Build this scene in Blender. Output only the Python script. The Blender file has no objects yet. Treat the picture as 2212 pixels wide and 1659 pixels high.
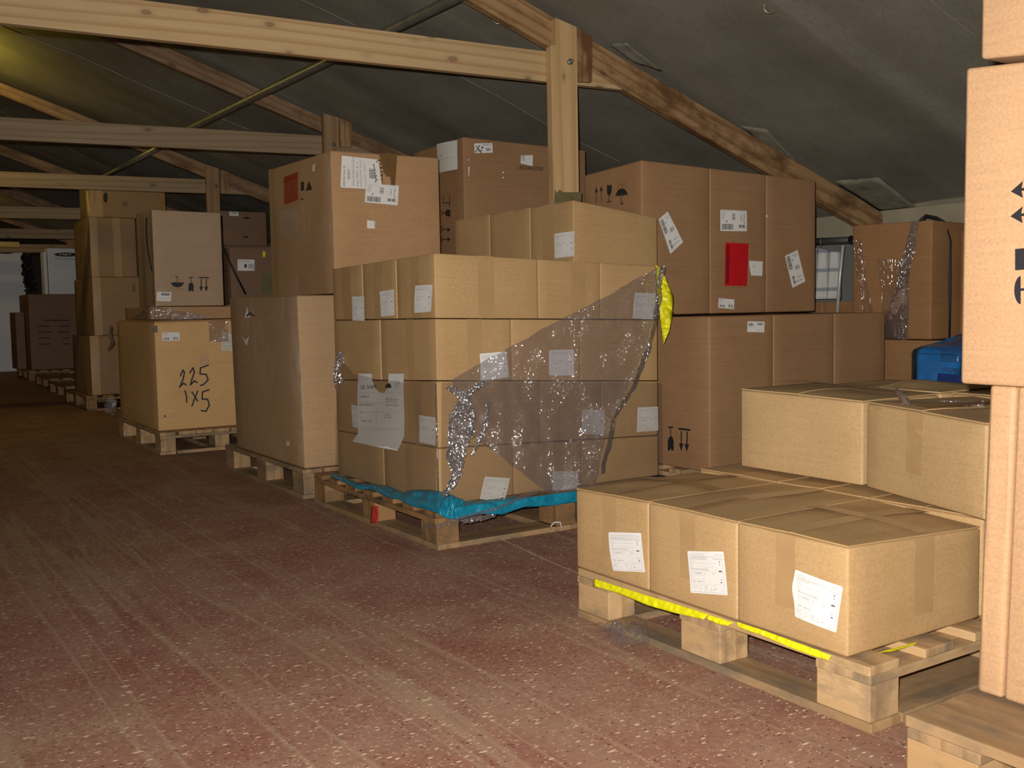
import bpy, bmesh, math, random
from mathutils import Vector, Matrix, noise
PI = math.pi
R = math.radians
sc = bpy.context.scene
COL = sc.collection

# ------------------------------------------------------------------ camera
F_PX, PITCH, ROLL, TH, HC = 2200.0, R(4.2), R(-1.0), R(33.0), 0.90
fh = Vector((math.sin(TH), math.cos(TH), 0)); rh = Vector((math.cos(TH), -math.sin(TH), 0)); zz = Vector((0, 0, 1))
CW = math.cos(PITCH) * fh - math.sin(PITCH) * zz
cu = rh.cross(CW)
CR = math.cos(ROLL) * rh + math.sin(ROLL) * cu
CU = -math.sin(ROLL) * rh + math.cos(ROLL) * cu
CO = Vector((0, 0, HC))
cam_d = bpy.data.cameras.new('camera'); cam = bpy.data.objects.new('camera', cam_d); COL.objects.link(cam)
cam_d.sensor_fit = 'HORIZONTAL'; cam_d.sensor_width = 36; cam_d.lens = 36 * F_PX / 2212
cam_d.clip_start = 0.02; cam_d.clip_end = 200
cam.matrix_world = Matrix(((CR.x, CU.x, -CW.x, CO.x), (CR.y, CU.y, -CW.y, CO.y), (CR.z, CU.z, -CW.z, CO.z), (0, 0, 0, 1)))
sc.camera = cam

# ------------------------------------------------------------------ exposure, world, large lights
vs = sc.view_settings
vs.view_transform = 'Standard'; vs.look = 'None'; vs.gamma = 1.0; vs.use_curve_mapping = False; vs.exposure = 0.0
w = bpy.data.worlds.new('world'); sc.world = w; w.use_nodes = True
w.node_tree.nodes['Background'].inputs[0].default_value = (0.95, 0.95, 0.92, 1)
w.node_tree.nodes['Background'].inputs[1].default_value = 0.036

def lamp(name, kind, loc, power, color, radius=0.05, falloff=None):
    d = bpy.data.lights.new(name, kind); d.energy = power; d.color = color
    if kind == 'POINT': d.shadow_soft_size = radius
    if falloff:
        d.use_nodes = True; nt = d.node_tree
        em = nt.nodes.get('Emission') or nt.nodes.new('ShaderNodeEmission')
        lf = nt.nodes.new('ShaderNodeLightFalloff'); lf.inputs['Strength'].default_value = falloff[0]
        lq = nt.nodes.new('ShaderNodeLightFalloff'); lq.inputs['Strength'].default_value = falloff[1]
        ad = nt.nodes.new('ShaderNodeMath'); nt.links.new(lf.outputs['Linear'], ad.inputs[0]); nt.links.new(lq.outputs['Quadratic'], ad.inputs[1])
        nt.links.new(ad.outputs[0], em.inputs['Strength'])
    o = bpy.data.objects.new(name, d); o.location = loc; COL.objects.link(o); return o
# the camera's flash, a few centimetres above and left of the lens
fl = CO + CU * 0.055 - CR * 0.045 - CW * 0.03
flash = lamp('camera_flash', 'SPOT', fl, 138.0, (1.0, 0.94, 0.86), 0.014, (0.40, 2.3))
flash.data.spot_size = R(118); flash.data.spot_blend = 1.0; flash.data.shadow_soft_size = 0.014
flash.rotation_euler = (CW + CR * 0.08 - CU * 0.01).to_track_quat('-Z', 'Y').to_euler()
# warm lamps hanging out of frame on the left, far down the loft
lamp('warm_lamp', 'POINT', (0.62, 9.55, 3.02), 20.0, (1.0, 0.74, 0.10), 0.05)
lamp('warm_lamp_far', 'POINT', (1.2, 17.0, 2.7), 10.0, (1.0, 0.62, 0.18), 0.06)

# ------------------------------------------------------------------ pixel helpers (photo frame 2212x1659)
def ray(x, y): return CW + CR * ((x - 1106) / F_PX) - CU * ((y - 829.5) / F_PX)
def onplane(x, y, p0, n):
    d = ray(x, y); return CO + d * ((Vector(p0) - CO).dot(n) / d.dot(n))
def onz(x, y, z): return onplane(x, y, (0, 0, z), Vector((0, 0, 1)))
def onX(x, y, X): return onplane(x, y, (X, 0, 0), Vector((1, 0, 0)))
def onY(x, y, Y): return onplane(x, y, (0, Y, 0), Vector((0, 1, 0)))
def pr(P):
    d = Vector(P) - CO; k = d.dot(CW); return 1106 + F_PX * d.dot(CR) / k, 829.5 - F_PX * d.dot(CU) / k
def zpx(XY, y):
    lo, hi = -1.0, 5.0
    for _ in range(40):
        m = (lo + hi) / 2
        if pr((XY[0], XY[1], m))[1] > y: lo = m
        else: hi = m
    return lo

# ------------------------------------------------------------------ object helpers
def tag(o, label=None, cat=None, group=None, kind=None):
    if label: o['label'] = label
    if cat: o['category'] = cat
    if group: o['group'] = group
    if kind: o['kind'] = kind
    return o
def thing(name, label, cat, loc=(0, 0, 0), group=None):
    o = bpy.data.objects.new(name, None); o.location = loc; o.empty_display_size = 0.1
    COL.objects.link(o); return tag(o, label, cat, group)
def worldloc(o):
    v = Vector((0, 0, 0))
    while o: v = v + o.location; o = o.parent
    return v
def obj(name, verts, faces, mats, parent=None, loc=None, midx=None, smooth=False, label=None):
    """verts in world space; the object's origin is put at loc (or the mesh centre)"""
    vs_ = [Vector(v) for v in verts]
    if loc is None:
        c = Vector((0, 0, 0))
        for v in vs_: c += v
        loc = c / max(1, len(vs_))
    loc = Vector(loc)
    me = bpy.data.meshes.new(name); me.from_pydata([v - loc for v in vs_], [], faces)
    for m in (mats if isinstance(mats, (list, tuple)) else [mats]): me.materials.append(m)
    if midx: me.polygons.foreach_set('material_index', midx)
    if smooth: me.polygons.foreach_set('use_smooth', [True] * len(me.polygons))
    me.update()
    o = bpy.data.objects.new(name, me); COL.objects.link(o)
    if parent: o.parent = parent; o.location = loc - worldloc(parent)
    else: o.location = loc
    if label: o['label'] = label
    return o
def bevel_mesh(o, width, seg=2, smooth=False, angle=0.6):
    bm = bmesh.new(); bm.from_mesh(o.data)
    es = [e for e in bm.edges if len(e.link_faces) == 2 and e.calc_face_angle(0) > angle]
    if es: bmesh.ops.bevel(bm, geom=es, offset=width, segments=seg, affect='EDGES', profile=0.6)
    bm.to_mesh(o.data); bm.free()
    if smooth: o.data.polygons.foreach_set('use_smooth', [True] * len(o.data.polygons))
    o.data.update(); return o
BF = [(0, 3, 2, 1), (4, 5, 6, 7), (0, 1, 5, 4), (1, 2, 6, 5), (2, 3, 7, 6), (3, 0, 4, 7)]
def boxverts(a, b):
    x0, y0, z0 = a; x1, y1, z1 = b
    return [(x0, y0, z0), (x1, y0, z0), (x1, y1, z0), (x0, y1, z0), (x0, y0, z1), (x1, y0, z1), (x1, y1, z1), (x0, y1, z1)]
def cuboid(name, a, b, mat, parent=None, bev=0.0, **k):
    o = obj(name, boxverts(a, b), BF, mat, parent, **k)
    if bev: bevel_mesh(o, bev, 2)
    return o
def tube(name, pts, rad, mat, parent=None, seg=8, flat=1.0, **k):
    vs_, fs = [], []
    n = len(pts); pts = [Vector(p) for p in pts]
    rads = rad if isinstance(rad, (list, tuple)) else [rad] * n
    for i, p in enumerate(pts):
        t = (pts[min(i + 1, n - 1)] - pts[max(i - 1, 0)]).normalized()
        u = t.cross(Vector((0, 0, 1)))
        if u.length < 0.05: u = t.cross(Vector((1, 0, 0)))
        u.normalize(); v = t.cross(u)
        for j in range(seg):
            a = 2 * PI * j / seg
            vs_.append(p + (u * math.cos(a) + v * math.sin(a) * flat) * rads[i])
    for i in range(n - 1):
        for j in range(seg):
            a = i * seg + j; b = i * seg + (j + 1) % seg
            fs.append((a, b, b + seg, a + seg))
    fs.append(tuple(range(seg))[::-1]); fs.append(tuple(range((n - 1) * seg, n * seg)))
    return obj(name, vs_, fs, mat, parent, smooth=True, **k)

# ------------------------------------------------------------------ materials
def newmat(name):
    m = bpy.data.materials.new(name); m.use_nodes = True
    nt = m.node_tree; b = nt.nodes['Principled BSDF']; return m, nt, b
def nd(nt, t, **k):
    n = nt.nodes.new(t)
    for a, v in k.items(): setattr(n, a, v)
    return n
def mapping(nt, scale, coord='Object', rnd=True):
    tc = nd(nt, 'ShaderNodeTexCoord'); mp = nd(nt, 'ShaderNodeMapping'); mp.inputs['Scale'].default_value = scale
    nt.links.new(tc.outputs[coord], mp.inputs['Vector'])
    if rnd:
        oi = nd(nt, 'ShaderNodeObjectInfo'); ml = nd(nt, 'ShaderNodeMath', operation='MULTIPLY'); ml.inputs[1].default_value = 37.0
        nt.links.new(oi.outputs['Random'], ml.inputs[0]); nt.links.new(ml.outputs[0], mp.inputs['Location'])
    return mp.outputs[0]
def noise_n(nt, vec, scale, detail=4, rough=0.6, dist=0.0):
    n = nd(nt, 'ShaderNodeTexNoise'); n.inputs['Scale'].default_value = scale; n.inputs['Detail'].default_value = detail
    n.inputs['Roughness'].default_value = rough; n.inputs['Distortion'].default_value = dist
    nt.links.new(vec, n.inputs['Vector']); return n.outputs['Fac']
def ramp(nt, fac, stops):
    r = nd(nt, 'ShaderNodeValToRGB'); e = r.color_ramp.elements
    while len(e) < len(stops): e.new(0.5)
    for i, (p, c) in enumerate(stops):
        e[i].position = p; e[i].color = (*c, 1) if len(c) == 3 else c
    nt.links.new(fac, r.inputs[0]); return r.outputs[0]
def mixc(nt, fac, a, b, mode='MIX'):
    m = nd(nt, 'ShaderNodeMix', data_type='RGBA', blend_type=mode)
    for s, v in ((0, fac), (6, a), (7, b)):
        if hasattr(v, 'links') or hasattr(v, 'is_output'): nt.links.new(v, m.inputs[s])
        else: m.inputs[s].default_value = v if s == 0 else (*v, 1)
    return m.outputs[2]
def bump(nt, b, h, strength, dist=0.01):
    n = nd(nt, 'ShaderNodeBump'); n.inputs['Strength'].default_value = strength; n.inputs['Distance'].default_value = dist
    nt.links.new(h, n.inputs['Height']); nt.links.new(n.outputs[0], b.inputs['Normal']); return n
def grey(v): return (v, v, v)

def cardboard(name, col, stain=(0.5, 0.35, 0.2), amount=0.25, flute=0.10, rough=0.62):
    m, nt, b = newmat(name)
    v = mapping(nt, (1, 1, 1))
    f1 = noise_n(nt, v, 3.0, 6, 0.65)
    vh = mapping(nt, (3.0, 3.0, 150.0)); f2 = noise_n(nt, vh, 1.0, 3, 0.6)
    f3 = noise_n(nt, v, 170.0, 3, 0.7)
    dark = tuple(c * s for c, s in zip(col, stain))
    c1 = mixc(nt, ramp(nt, f1, [(0.35, grey(0)), (0.75, grey(amount))]), col, dark)
    lo = tuple(c * (1 - flute) for c in (1, 1, 1)); hi = tuple(c * (1 + flute) for c in (1, 1, 1))
    c2 = mixc(nt, 1.0, c1, ramp(nt, f2, [(0.35, lo), (0.65, hi)]), 'MULTIPLY')
    c3 = mixc(nt, 1.0, c2, ramp(nt, f3, [(0.3, grey(0.86)), (0.7, grey(1.1))]), 'MULTIPLY')
    nt.links.new(c3, b.inputs['Base Color']); b.inputs['Roughness'].default_value = rough
    b.inputs['Specular IOR Level'].default_value = 0.25
    bump(nt, b, f2, 0.12, 0.001)
    return m
def wood(name, c_light, c_dark, knots=0.8, rough=0.6, scale=1.0, dirt=None):
    """grain runs along the object's local X"""
    m, nt, b = newmat(name)
    v = mapping(nt, (0.55 * scale, 7.0 * scale, 7.0 * scale))
    f = noise_n(nt, v, 2.2, 5, 0.6, 0.7)
    wv = nd(nt, 'ShaderNodeTexWave', wave_type='BANDS', bands_direction='Y', wave_profile='SAW'); wv.inputs['Scale'].default_value = 0.9
    wv.inputs['Distortion'].default_value = 13.0; wv.inputs['Detail'].default_value = 1.2; wv.inputs['Detail Scale'].default_value = 0.7; wv.inputs['Detail Roughness'].default_value = 0.35
    v2 = mapping(nt, (0.55 * scale, 5.5 * scale, 1.2 * scale)); nt.links.new(v2, wv.inputs['Vector'])
    c = mixc(nt, ramp(nt, f, [(0.3, grey(0)), (0.8, grey(0.6))]), c_light, c_dark)
    c = mixc(nt, ramp(nt, wv.outputs['Fac'], [(0.50, grey(0)), (0.9, grey(0.75)), (1.0, grey(0.0))]), c, c_dark)
    vo = nd(nt, 'ShaderNodeTexVoronoi', feature='F1'); vo.inputs['Scale'].default_value = 3.2
    v3 = mapping(nt, (1.1, 2.3, 2.3)); nt.links.new(v3, vo.inputs['Vector'])
    kn = ramp(nt, vo.outputs['Distance'], [(0.02, grey(knots * 0.6)), (0.075, grey(knots * 0.8)), (0.10, grey(knots * 0.25)), (0.19, grey(0))])
    c = mixc(nt, kn, c, tuple(x * 0.35 for x in c_dark))
    if dirt:
        vd = mapping(nt, (1.2, 2.5, 2.5)); fd = noise_n(nt, vd, 2.4, 6, 0.7)
        c = mixc(nt, ramp(nt, fd, [(0.46, grey(0)), (0.64, grey(0.9))]), c, dirt)
    nt.links.new(c, b.inputs['Base Color']); b.inputs['Roughness'].default_value = rough
    b.inputs['Specular IOR Level'].default_value = 0.25
    bump(nt, b, f, 0.25, 0.003); return m
def plain(name, col, rough=0.6, metal=0.0, spec=0.4, var=0.0, scale=20):
    m, nt, b = newmat(name)
    if var:
        f = noise_n(nt, mapping(nt, (1, 1, 1)), scale, 5, 0.6)
        c = mixc(nt, 1.0, col, ramp(nt, f, [(0.3, grey(1 - var)), (0.7, grey(1 + var * 0.5))]), 'MULTIPLY')
        nt.links.new(c, b.inputs['Base Color']); bump(nt, b, f, 0.2, 0.002)
    else: b.inputs['Base Color'].default_value = (*col, 1)
    b.inputs['Roughness'].default_value = rough; b.inputs['Metallic'].default_value = metal
    b.inputs['Specular IOR Level'].default_value = spec; return m
def film(name, tint, gloss=0.16, diffuse=0.10, rough=0.16, bscale=60, bstr=0.9, stretch=(1, 1, 1), dist=0.006):
    m = bpy.data.materials.new(name); m.use_nodes = True; nt = m.node_tree; nt.nodes.clear()
    out = nd(nt, 'ShaderNodeOutputMaterial'); tr = nd(nt, 'ShaderNodeBsdfTransparent'); tr.inputs[0].default_value = (*tint, 1)
    gl = nd(nt, 'ShaderNodeBsdfGlossy'); gl.inputs['Roughness'].default_value = rough; gl.inputs[0].default_value = (1, 1, 1, 1)
    df = nd(nt, 'ShaderNodeBsdfDiffuse'); df.inputs[0].default_value = (0.62, 0.62, 0.66, 1)
    vec = mapping(nt, stretch)
    f = noise_n(nt, vec, bscale, 1, 0.5, 0.5)
    gate = ramp(nt, noise_n(nt, vec, bscale * 0.07, 2, 0.5), [(0.40, grey(0.12)), (0.60, grey(1.0))])
    mu = nd(nt, 'ShaderNodeMath', operation='MULTIPLY'); nt.links.new(f, mu.inputs[0]); nt.links.new(gate, mu.inputs[1])
    bp = nd(nt, 'ShaderNodeBump'); bp.inputs['Strength'].default_value = bstr; bp.inputs['Distance'].default_value = dist
    nt.links.new(mu.outputs[0], bp.inputs['Height']); nt.links.new(bp.outputs[0], gl.inputs['Normal'])
    m1 = nd(nt, 'ShaderNodeMixShader'); m1.inputs[0].default_value = diffuse
    nt.links.new(tr.outputs[0], m1.inputs[1]); nt.links.new(df.outputs[0], m1.inputs[2])
    m2 = nd(nt, 'ShaderNodeMixShader'); m2.inputs[0].default_value = gloss
    nt.links.new(m1.outputs[0], m2.inputs[1]); nt.links.new(gl.outputs[0], m2.inputs[2])
    nt.links.new(m2.outputs[0], out.inputs['Surface']); return m

M = {}
M['kraft'] = cardboard('kraft_cardboard', (0.50, 0.325, 0.155), amount=0.22, flute=0.03)
M['kraft_upper'] = cardboard('clean_kraft_cardboard', (0.49, 0.33, 0.165), amount=0.2, flute=0.03)
M['kraft_bright'] = cardboard('light_kraft_cardboard', (0.53, 0.325, 0.18), amount=0.18, flute=0.04)
M['red_kraft'] = cardboard('reddish_cardboard', (0.37, 0.212, 0.108), amount=0.25, flute=0.05)
M['red_kraft_far'] = cardboard('ruddy_cardboard', (0.37, 0.20, 0.09), amount=0.35, flute=0.05)
M['tall_kraft'] = cardboard('tan_cardboard', (0.48, 0.29, 0.148), amount=0.25, flute=0.04)
M['golden'] = cardboard('golden_cardboard', (0.70, 0.435, 0.195), amount=0.3, flute=0.04)
M['far_kraft'] = cardboard('falloff_cardboard', (0.34, 0.21, 0.11), amount=0.25, flute=0.04)  # darker kraft copy: flash falloff at the far column is put into its colour
M['pale_kraft'] = cardboard('pale_cardboard', (0.46, 0.325, 0.21), amount=0.2, flute=0.04)
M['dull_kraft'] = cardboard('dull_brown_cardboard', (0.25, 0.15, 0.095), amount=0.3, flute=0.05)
M['scuffed'] = cardboard('scuffed_cardboard', (0.43, 0.27, 0.14), stain=(0.75, 0.9, 1.1), amount=0.55, flute=0.05)
def scuff(m, amount):
    nt = m.node_tree; b = nt.nodes['Principled BSDF']; src = b.inputs['Base Color'].links[0].from_socket
    tc = nd(nt, 'ShaderNodeTexCoord'); sx = nd(nt, 'ShaderNodeSeparateXYZ'); nt.links.new(tc.outputs['Normal'], sx.inputs[0])
    g = nd(nt, 'ShaderNodeMath', operation='LESS_THAN'); g.inputs[1].default_value = -0.7; nt.links.new(sx.outputs[0], g.inputs[0])
    a_ = ramp(nt, noise_n(nt, mapping(nt, (2.2, 2.2, 1.1)), 1.5, 3, 0.5), [(0.50, grey(0)), (0.72, grey(1))])
    f_ = ramp(nt, noise_n(nt, mapping(nt, (30, 30, 6)), 1.4, 6, 0.75), [(0.42, grey(0)), (0.72, grey(amount))])
    m1 = nd(nt, 'ShaderNodeMath', operation='MULTIPLY'); nt.links.new(a_, m1.inputs[0]); nt.links.new(f_, m1.inputs[1])
    m2 = nd(nt, 'ShaderNodeMath', operation='MULTIPLY'); nt.links.new(m1.outputs[0], m2.inputs[0]); nt.links.new(g.outputs[0], m2.inputs[1])
    c = mixc(nt, m2.outputs[0], src, (0.60, 0.52, 0.42)); nt.links.new(c, b.inputs['Base Color'])
scuff(M['scuffed'], 1.0); scuff(M['tall_kraft'], 0.7)
M['tape'] = plain('brown_packing_tape', (0.36, 0.20, 0.08), 0.32, 0, 0.5, 0.1)
M['tape_clear'] = plain('tan_packing_tape', (0.445, 0.285, 0.135), 0.30, 0, 0.5, 0.06)
M['tape_dark'] = plain('dark_brown_tape', (0.19, 0.105, 0.04), 0.28, 0, 0.5, 0.15)
M['paper'] = plain('white_label_paper', (0.80, 0.79, 0.77), 0.5, 0, 0.3)
M['paper_old'] = plain('cream_label_paper', (0.66, 0.60, 0.50), 0.6, 0, 0.2, 0.1)
M['ink'] = plain('black_ink', (0.020, 0.018, 0.022), 0.6)
M['ink_grey'] = plain('grey_print', (0.28, 0.26, 0.27), 0.6)
M['ink_blue'] = plain('blue_print', (0.05, 0.06, 0.28), 0.6)
M['marker'] = plain('marker_pen', (0.035, 0.03, 0.03), 0.5)
M['red'] = plain('red_document_pouch', (0.60, 0.012, 0.018), 0.35, 0, 0.5, 0.1)
M['wood_new'] = wood('fresh_pine', (0.58, 0.42, 0.23), (0.40, 0.23, 0.10), 0.85)
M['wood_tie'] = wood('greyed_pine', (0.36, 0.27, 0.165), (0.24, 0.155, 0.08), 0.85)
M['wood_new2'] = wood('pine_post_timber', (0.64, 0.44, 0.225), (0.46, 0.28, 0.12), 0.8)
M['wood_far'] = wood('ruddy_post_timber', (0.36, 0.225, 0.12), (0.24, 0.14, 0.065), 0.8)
M['raf_far'] = wood('falloff_rafter_timber', (0.33, 0.21, 0.12), (0.17, 0.09, 0.045), 0.8, dirt=(0.13, 0.07, 0.035))  # rafter timber darkened, weaker flash on distant trusses painted into the tone
M['wood_raf'] = wood('weathered_rafter_timber', (0.46, 0.29, 0.14), (0.20, 0.10, 0.04), 0.8, dirt=(0.13, 0.06, 0.025))
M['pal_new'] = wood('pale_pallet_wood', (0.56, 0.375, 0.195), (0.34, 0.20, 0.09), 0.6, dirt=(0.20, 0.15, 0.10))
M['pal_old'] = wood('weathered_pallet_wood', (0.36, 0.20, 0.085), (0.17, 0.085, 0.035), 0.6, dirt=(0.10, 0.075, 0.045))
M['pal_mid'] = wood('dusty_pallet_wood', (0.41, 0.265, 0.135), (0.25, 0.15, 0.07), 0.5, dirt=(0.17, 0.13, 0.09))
M['metal'] = plain('galvanised_steel', (0.34, 0.34, 0.31), 0.45, 0.7, 0.5, 0.25, 14)
M['black'] = plain('black_plastic_strap', (0.015, 0.015, 0.017), 0.5)
M['teal'] = plain('teal_plastic_sheet', (0.008, 0.23, 0.36), 0.38, 0, 0.5, 0.15, 30)
M['yellow'] = plain('yellow_plastic_sheet', (0.78, 0.74, 0.01), 0.40, 0, 0.5, 0.12, 30)
M['maroon'] = plain('maroon_print', (0.25, 0.02, 0.10), 0.5)
M['blue'] = plain('blue_plastic_wrap', (0.01, 0.14, 0.42), 0.26, 0, 0.6, 0.3, 9)
M['blue_dark'] = plain('dark_blue_print', (0.008, 0.03, 0.16), 0.3, 0, 0.6, 0.2, 9)
M['white_panel'] = plain('white_display_panel', (0.74, 0.78, 0.86), 0.5, 0, 0.3)
M['wall'] = plain('painted_board_wall', (0.30, 0.27, 0.20), 0.8, 0, 0.2, 0.2, 3)
M['darkwall'] = plain('dark_gable_wall', (0.06, 0.05, 0.045), 0.9, 0, 0.2, 0.3, 1.5)
M['tape_green'] = plain('olive_cloth_tape', (0.17, 0.15, 0.07), 0.5, 0, 0.4, 0.25, 25)
M['red_rag'] = plain('red_paint_mark', (0.55, 0.05, 0.04), 0.6, 0, 0.3, 0.2)
M['film'] = film('stretch_film', (0.90, 0.88, 0.91), 0.22, 0.10, 0.075, 80, 1.0, (1, 1, 1), 0.016)
M['film_lower'] = film('tight_stretch_film', (0.84, 0.82, 0.80), 0.045, 0.03, 0.2, 40, 0.5, (1.0, 1.0, 12.0), 0.002)
M['film_rope'] = film('bunched_stretch_film', (0.86, 0.85, 0.86), 0.48, 0.14, 0.09, 80, 1.0, (1, 1, 0.6), 0.016)
M['film_v'] = film('vertical_stretch_film', (0.94, 0.93, 0.93), 0.14, 0.02, 0.08, 70, 1.0, (2.0, 2.0, 0.25), 0.016)
M['film_thin'] = film('thin_loose_film', (0.95, 0.94, 0.95), 0.14, 0.07, 0.08, 60, 1.0, (1, 1, 1), 0.016)
M['red_faded'] = plain('faded_red_pouch', (0.36, 0.06, 0.03), 0.6, 0, 0.3, 0.35, 30)
M['red_dark'] = plain('dark_red_strip', (0.30, 0.006, 0.012), 0.4)

# ------------------------------------------------------------------ 2D printing: text, shapes, symbols
_tc = {}
def text_mesh(s, bold=False):
    k = s
    if k in _tc: return _tc[k]
    cu_ = bpy.data.curves.new('t', 'FONT'); cu_.body = s; cu_.size = 1.0; cu_.resolution_u = 2; cu_.fill_mode = 'FRONT'
    o = bpy.data.objects.new('t', cu_); COL.objects.link(o)
    dg = bpy.context.evaluated_depsgraph_get(); me = bpy.data.meshes.new_from_object(o.evaluated_get(dg))
    vs_ = [(v.co.x, v.co.y) for v in me.vertices]; fs = [tuple(p.vertices) for p in me.polygons]
    if not vs_: vs_ = [(0, 0)]
    x0 = min(v[0] for v in vs_); x1 = max(v[0] for v in vs_)
    r = ([(v[0] - x0, v[1]) for v in vs_], fs, x1 - x0)
    bpy.data.objects.remove(o); bpy.data.curves.remove(cu_); bpy.data.meshes.remove(me)
    _tc[k] = r; return r
class Print:
    """collects flat shapes in label space: x 0..1 to the right, y 0..1 downwards, a = width/height"""
    def __init__(s, a): s.a = a; s.v = []; s.f = []; s.m = []; s.mats = []
    def mi(s, mat):
        if mat not in s.mats: s.mats.append(mat)
        return s.mats.index(mat)
    def poly(s, pts, mat='ink'):
        b = len(s.v); s.v += pts; s.f.append(tuple(range(b, b + len(pts)))); s.m.append(s.mi(mat))
    def rect(s, x0, y0, x1, y1, mat='ink'):
        s.poly([(x0, y0), (x0, y1), (x1, y1), (x1, y0)], mat)
    def line(s, pts, w, mat='ink'):      # w relative to height
        for (xa, ya), (xb, yb) in zip(pts, pts[1:]):
            dx, dy = (xb - xa) * s.a, yb - ya; L = math.hypot(dx, dy) or 1
            ex, ey = dx / L * w * .4, dy / L * w * .4
            nx, ny = -dy / L * w / 2, dx / L * w / 2
            s.poly([(xa + (nx - ex) / s.a, ya + ny - ey), (xb + (nx + ex) / s.a, yb + ny + ey), (xb + (-nx + ex) / s.a, yb - ny + ey), (xa + (-nx - ex) / s.a, ya - ny - ey)], mat)
    def frame(s, x0, y0, x1, y1, w, mat='ink_grey'):
        s.line([(x0, y0), (x1, y0), (x1, y1), (x0, y1), (x0, y0)], w, mat)
    def text(s, t, x, y, h, rot=0, mat='ink', squeeze=1.0, width=None):
        """(x,y) baseline start, cap height h (fraction of label height); rot 90 = reads upwards, -90 = downwards"""
        vs_, fs, wd = text_mesh(t); k = h / 0.7
        sq = squeeze if width is None else (width * (s.a if rot in (0, 180) else 1.0)) / (wd * k)
        b = len(s.v); c, sn = math.cos(R(rot)), math.sin(R(rot))
        for vx, vy in vs_:
            px, py = vx * k * sq, vy * k
            qx, qy = px * c - py * sn, px * sn + py * c
            s.v.append((x + qx / s.a, y - qy))
        for f in fs: s.f.append(tuple(i + b for i in f)); s.m.append(s.mi(mat))
    def bars(s, x0, y0, x1, y1, n, horiz=False, mat='ink', seed=1):
        rnd = random.Random(seed); ws = [rnd.choice((1, 1, 2, 3)) for _ in range(2 * n)]; T = sum(ws); p = 0
        for i, w_ in enumerate(ws):
            q = p + w_
            if i % 2 == 0:
                if horiz: s.rect(x0, y0 + (y1 - y0) * p / T, x1, y0 + (y1 - y0) * q / T, mat)
                else: s.rect(x0 + (x1 - x0) * p / T, y0, x0 + (x1 - x0) * q / T, y1, mat)
            p = q
    def xf(s, pts, x0, y0, x1, y1, rot):
        o = []
        for x, y in pts:
            x -= .5; y -= .5; c, sn = math.cos(R(rot)), math.sin(R(rot))
            x, y = x * c - y * sn + .5, x * sn + y * c + .5
            o.append((x0 + (x1 - x0) * x, y0 + (y1 - y0) * y))
        return o
    def sym(s, kind, x0, y0, x1, y1, rot=0, mat='ink'):
        P = lambda pts: s.poly(s.xf(pts, x0, y0, x1, y1, rot), mat)
        if kind == 'arrows':
            for cx in (.25, .75):
                P([(cx - .05, .3), (cx - .05, .88), (cx + .05, .88), (cx + .05, .3)]); P([(cx, 0), (cx - .2, .34), (cx + .2, .34)])
            P([(.0, .92), (.0, 1), (1, 1), (1, .92)])
        if kind == 'arrow1':
            P([(.43, .3), (.43, 1), (.57, 1), (.57, .3)]); P([(.5, 0), (.1, .34), (.9, .34)])
        if kind == 'arrowflat':
            P([(.44, .2), (.44, 1.6), (.56, 1.6), (.56, .2)]); P([(.5, 0), (.05, .45), (.44, .36), (.56, .36), (.95, .45)])
        if kind == 'glass':
            P([(.12, 0), (.12, .38), (.22, .52), (.42, .6), (.58, .6), (.78, .52), (.88, .38), (.88, 0), (.6, 0), (.5, .1), (.4, 0)])
            P([(.45, .58), (.45, .95), (.55, .95), (.55, .58)]); P([(.15, .94), (.15, 1), (.85, 1), (.85, .94)])
        if kind == 'umbrella':
            pts = [(0, .62)] + [(.5 - .5 * math.cos(PI * i / 14), .62 - .36 * math.sin(PI * i / 14)) for i in range(15)] + [(1, .62)]
            pts += [(.84, .56), (.67, .62), (.5, .56), (.33, .62), (.16, .56)]
            P(pts[1:]); P([(.475, .56), (.475, .97), (.525, .97), (.525, .56)]); P([(.475, .93), (.475, 1), (.66, 1), (.66, .93)])
            for (dx, dy) in ((.2, .12), (.38, .02), (.55, .12), (.72, .02), (.88, .14)):
                P([(dx, dy), (dx - .05, dy + .1), (dx - .01, dy + .1), (dx + .04, dy)])
        if kind == 'dome':
            P([(0, .5)] + [(.5 - .5 * math.cos(PI * i / 14), .5 - .45 * math.sin(PI * i / 14)) for i in range(1, 14)] + [(1, .5)])
        if kind == 'fork':
            lw = 0.005
            q = lambda pts: s.line(s.xf(pts, x0, y0, x1, y1, rot), lw, 'ink_grey')
            q([(0, 0), (.55, 0), (.5, .45), (.3, .58), (.08, .45), (0, 0)]); q([(.3, .58), (.3, .7), (.0, 1)]); q([(.3, .7), (.6, 1)])
            q([(.8, 0), (.8, 1)]); q([(.65, 0), (.65, .35), (.95, .35), (.95, 0)])

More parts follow.
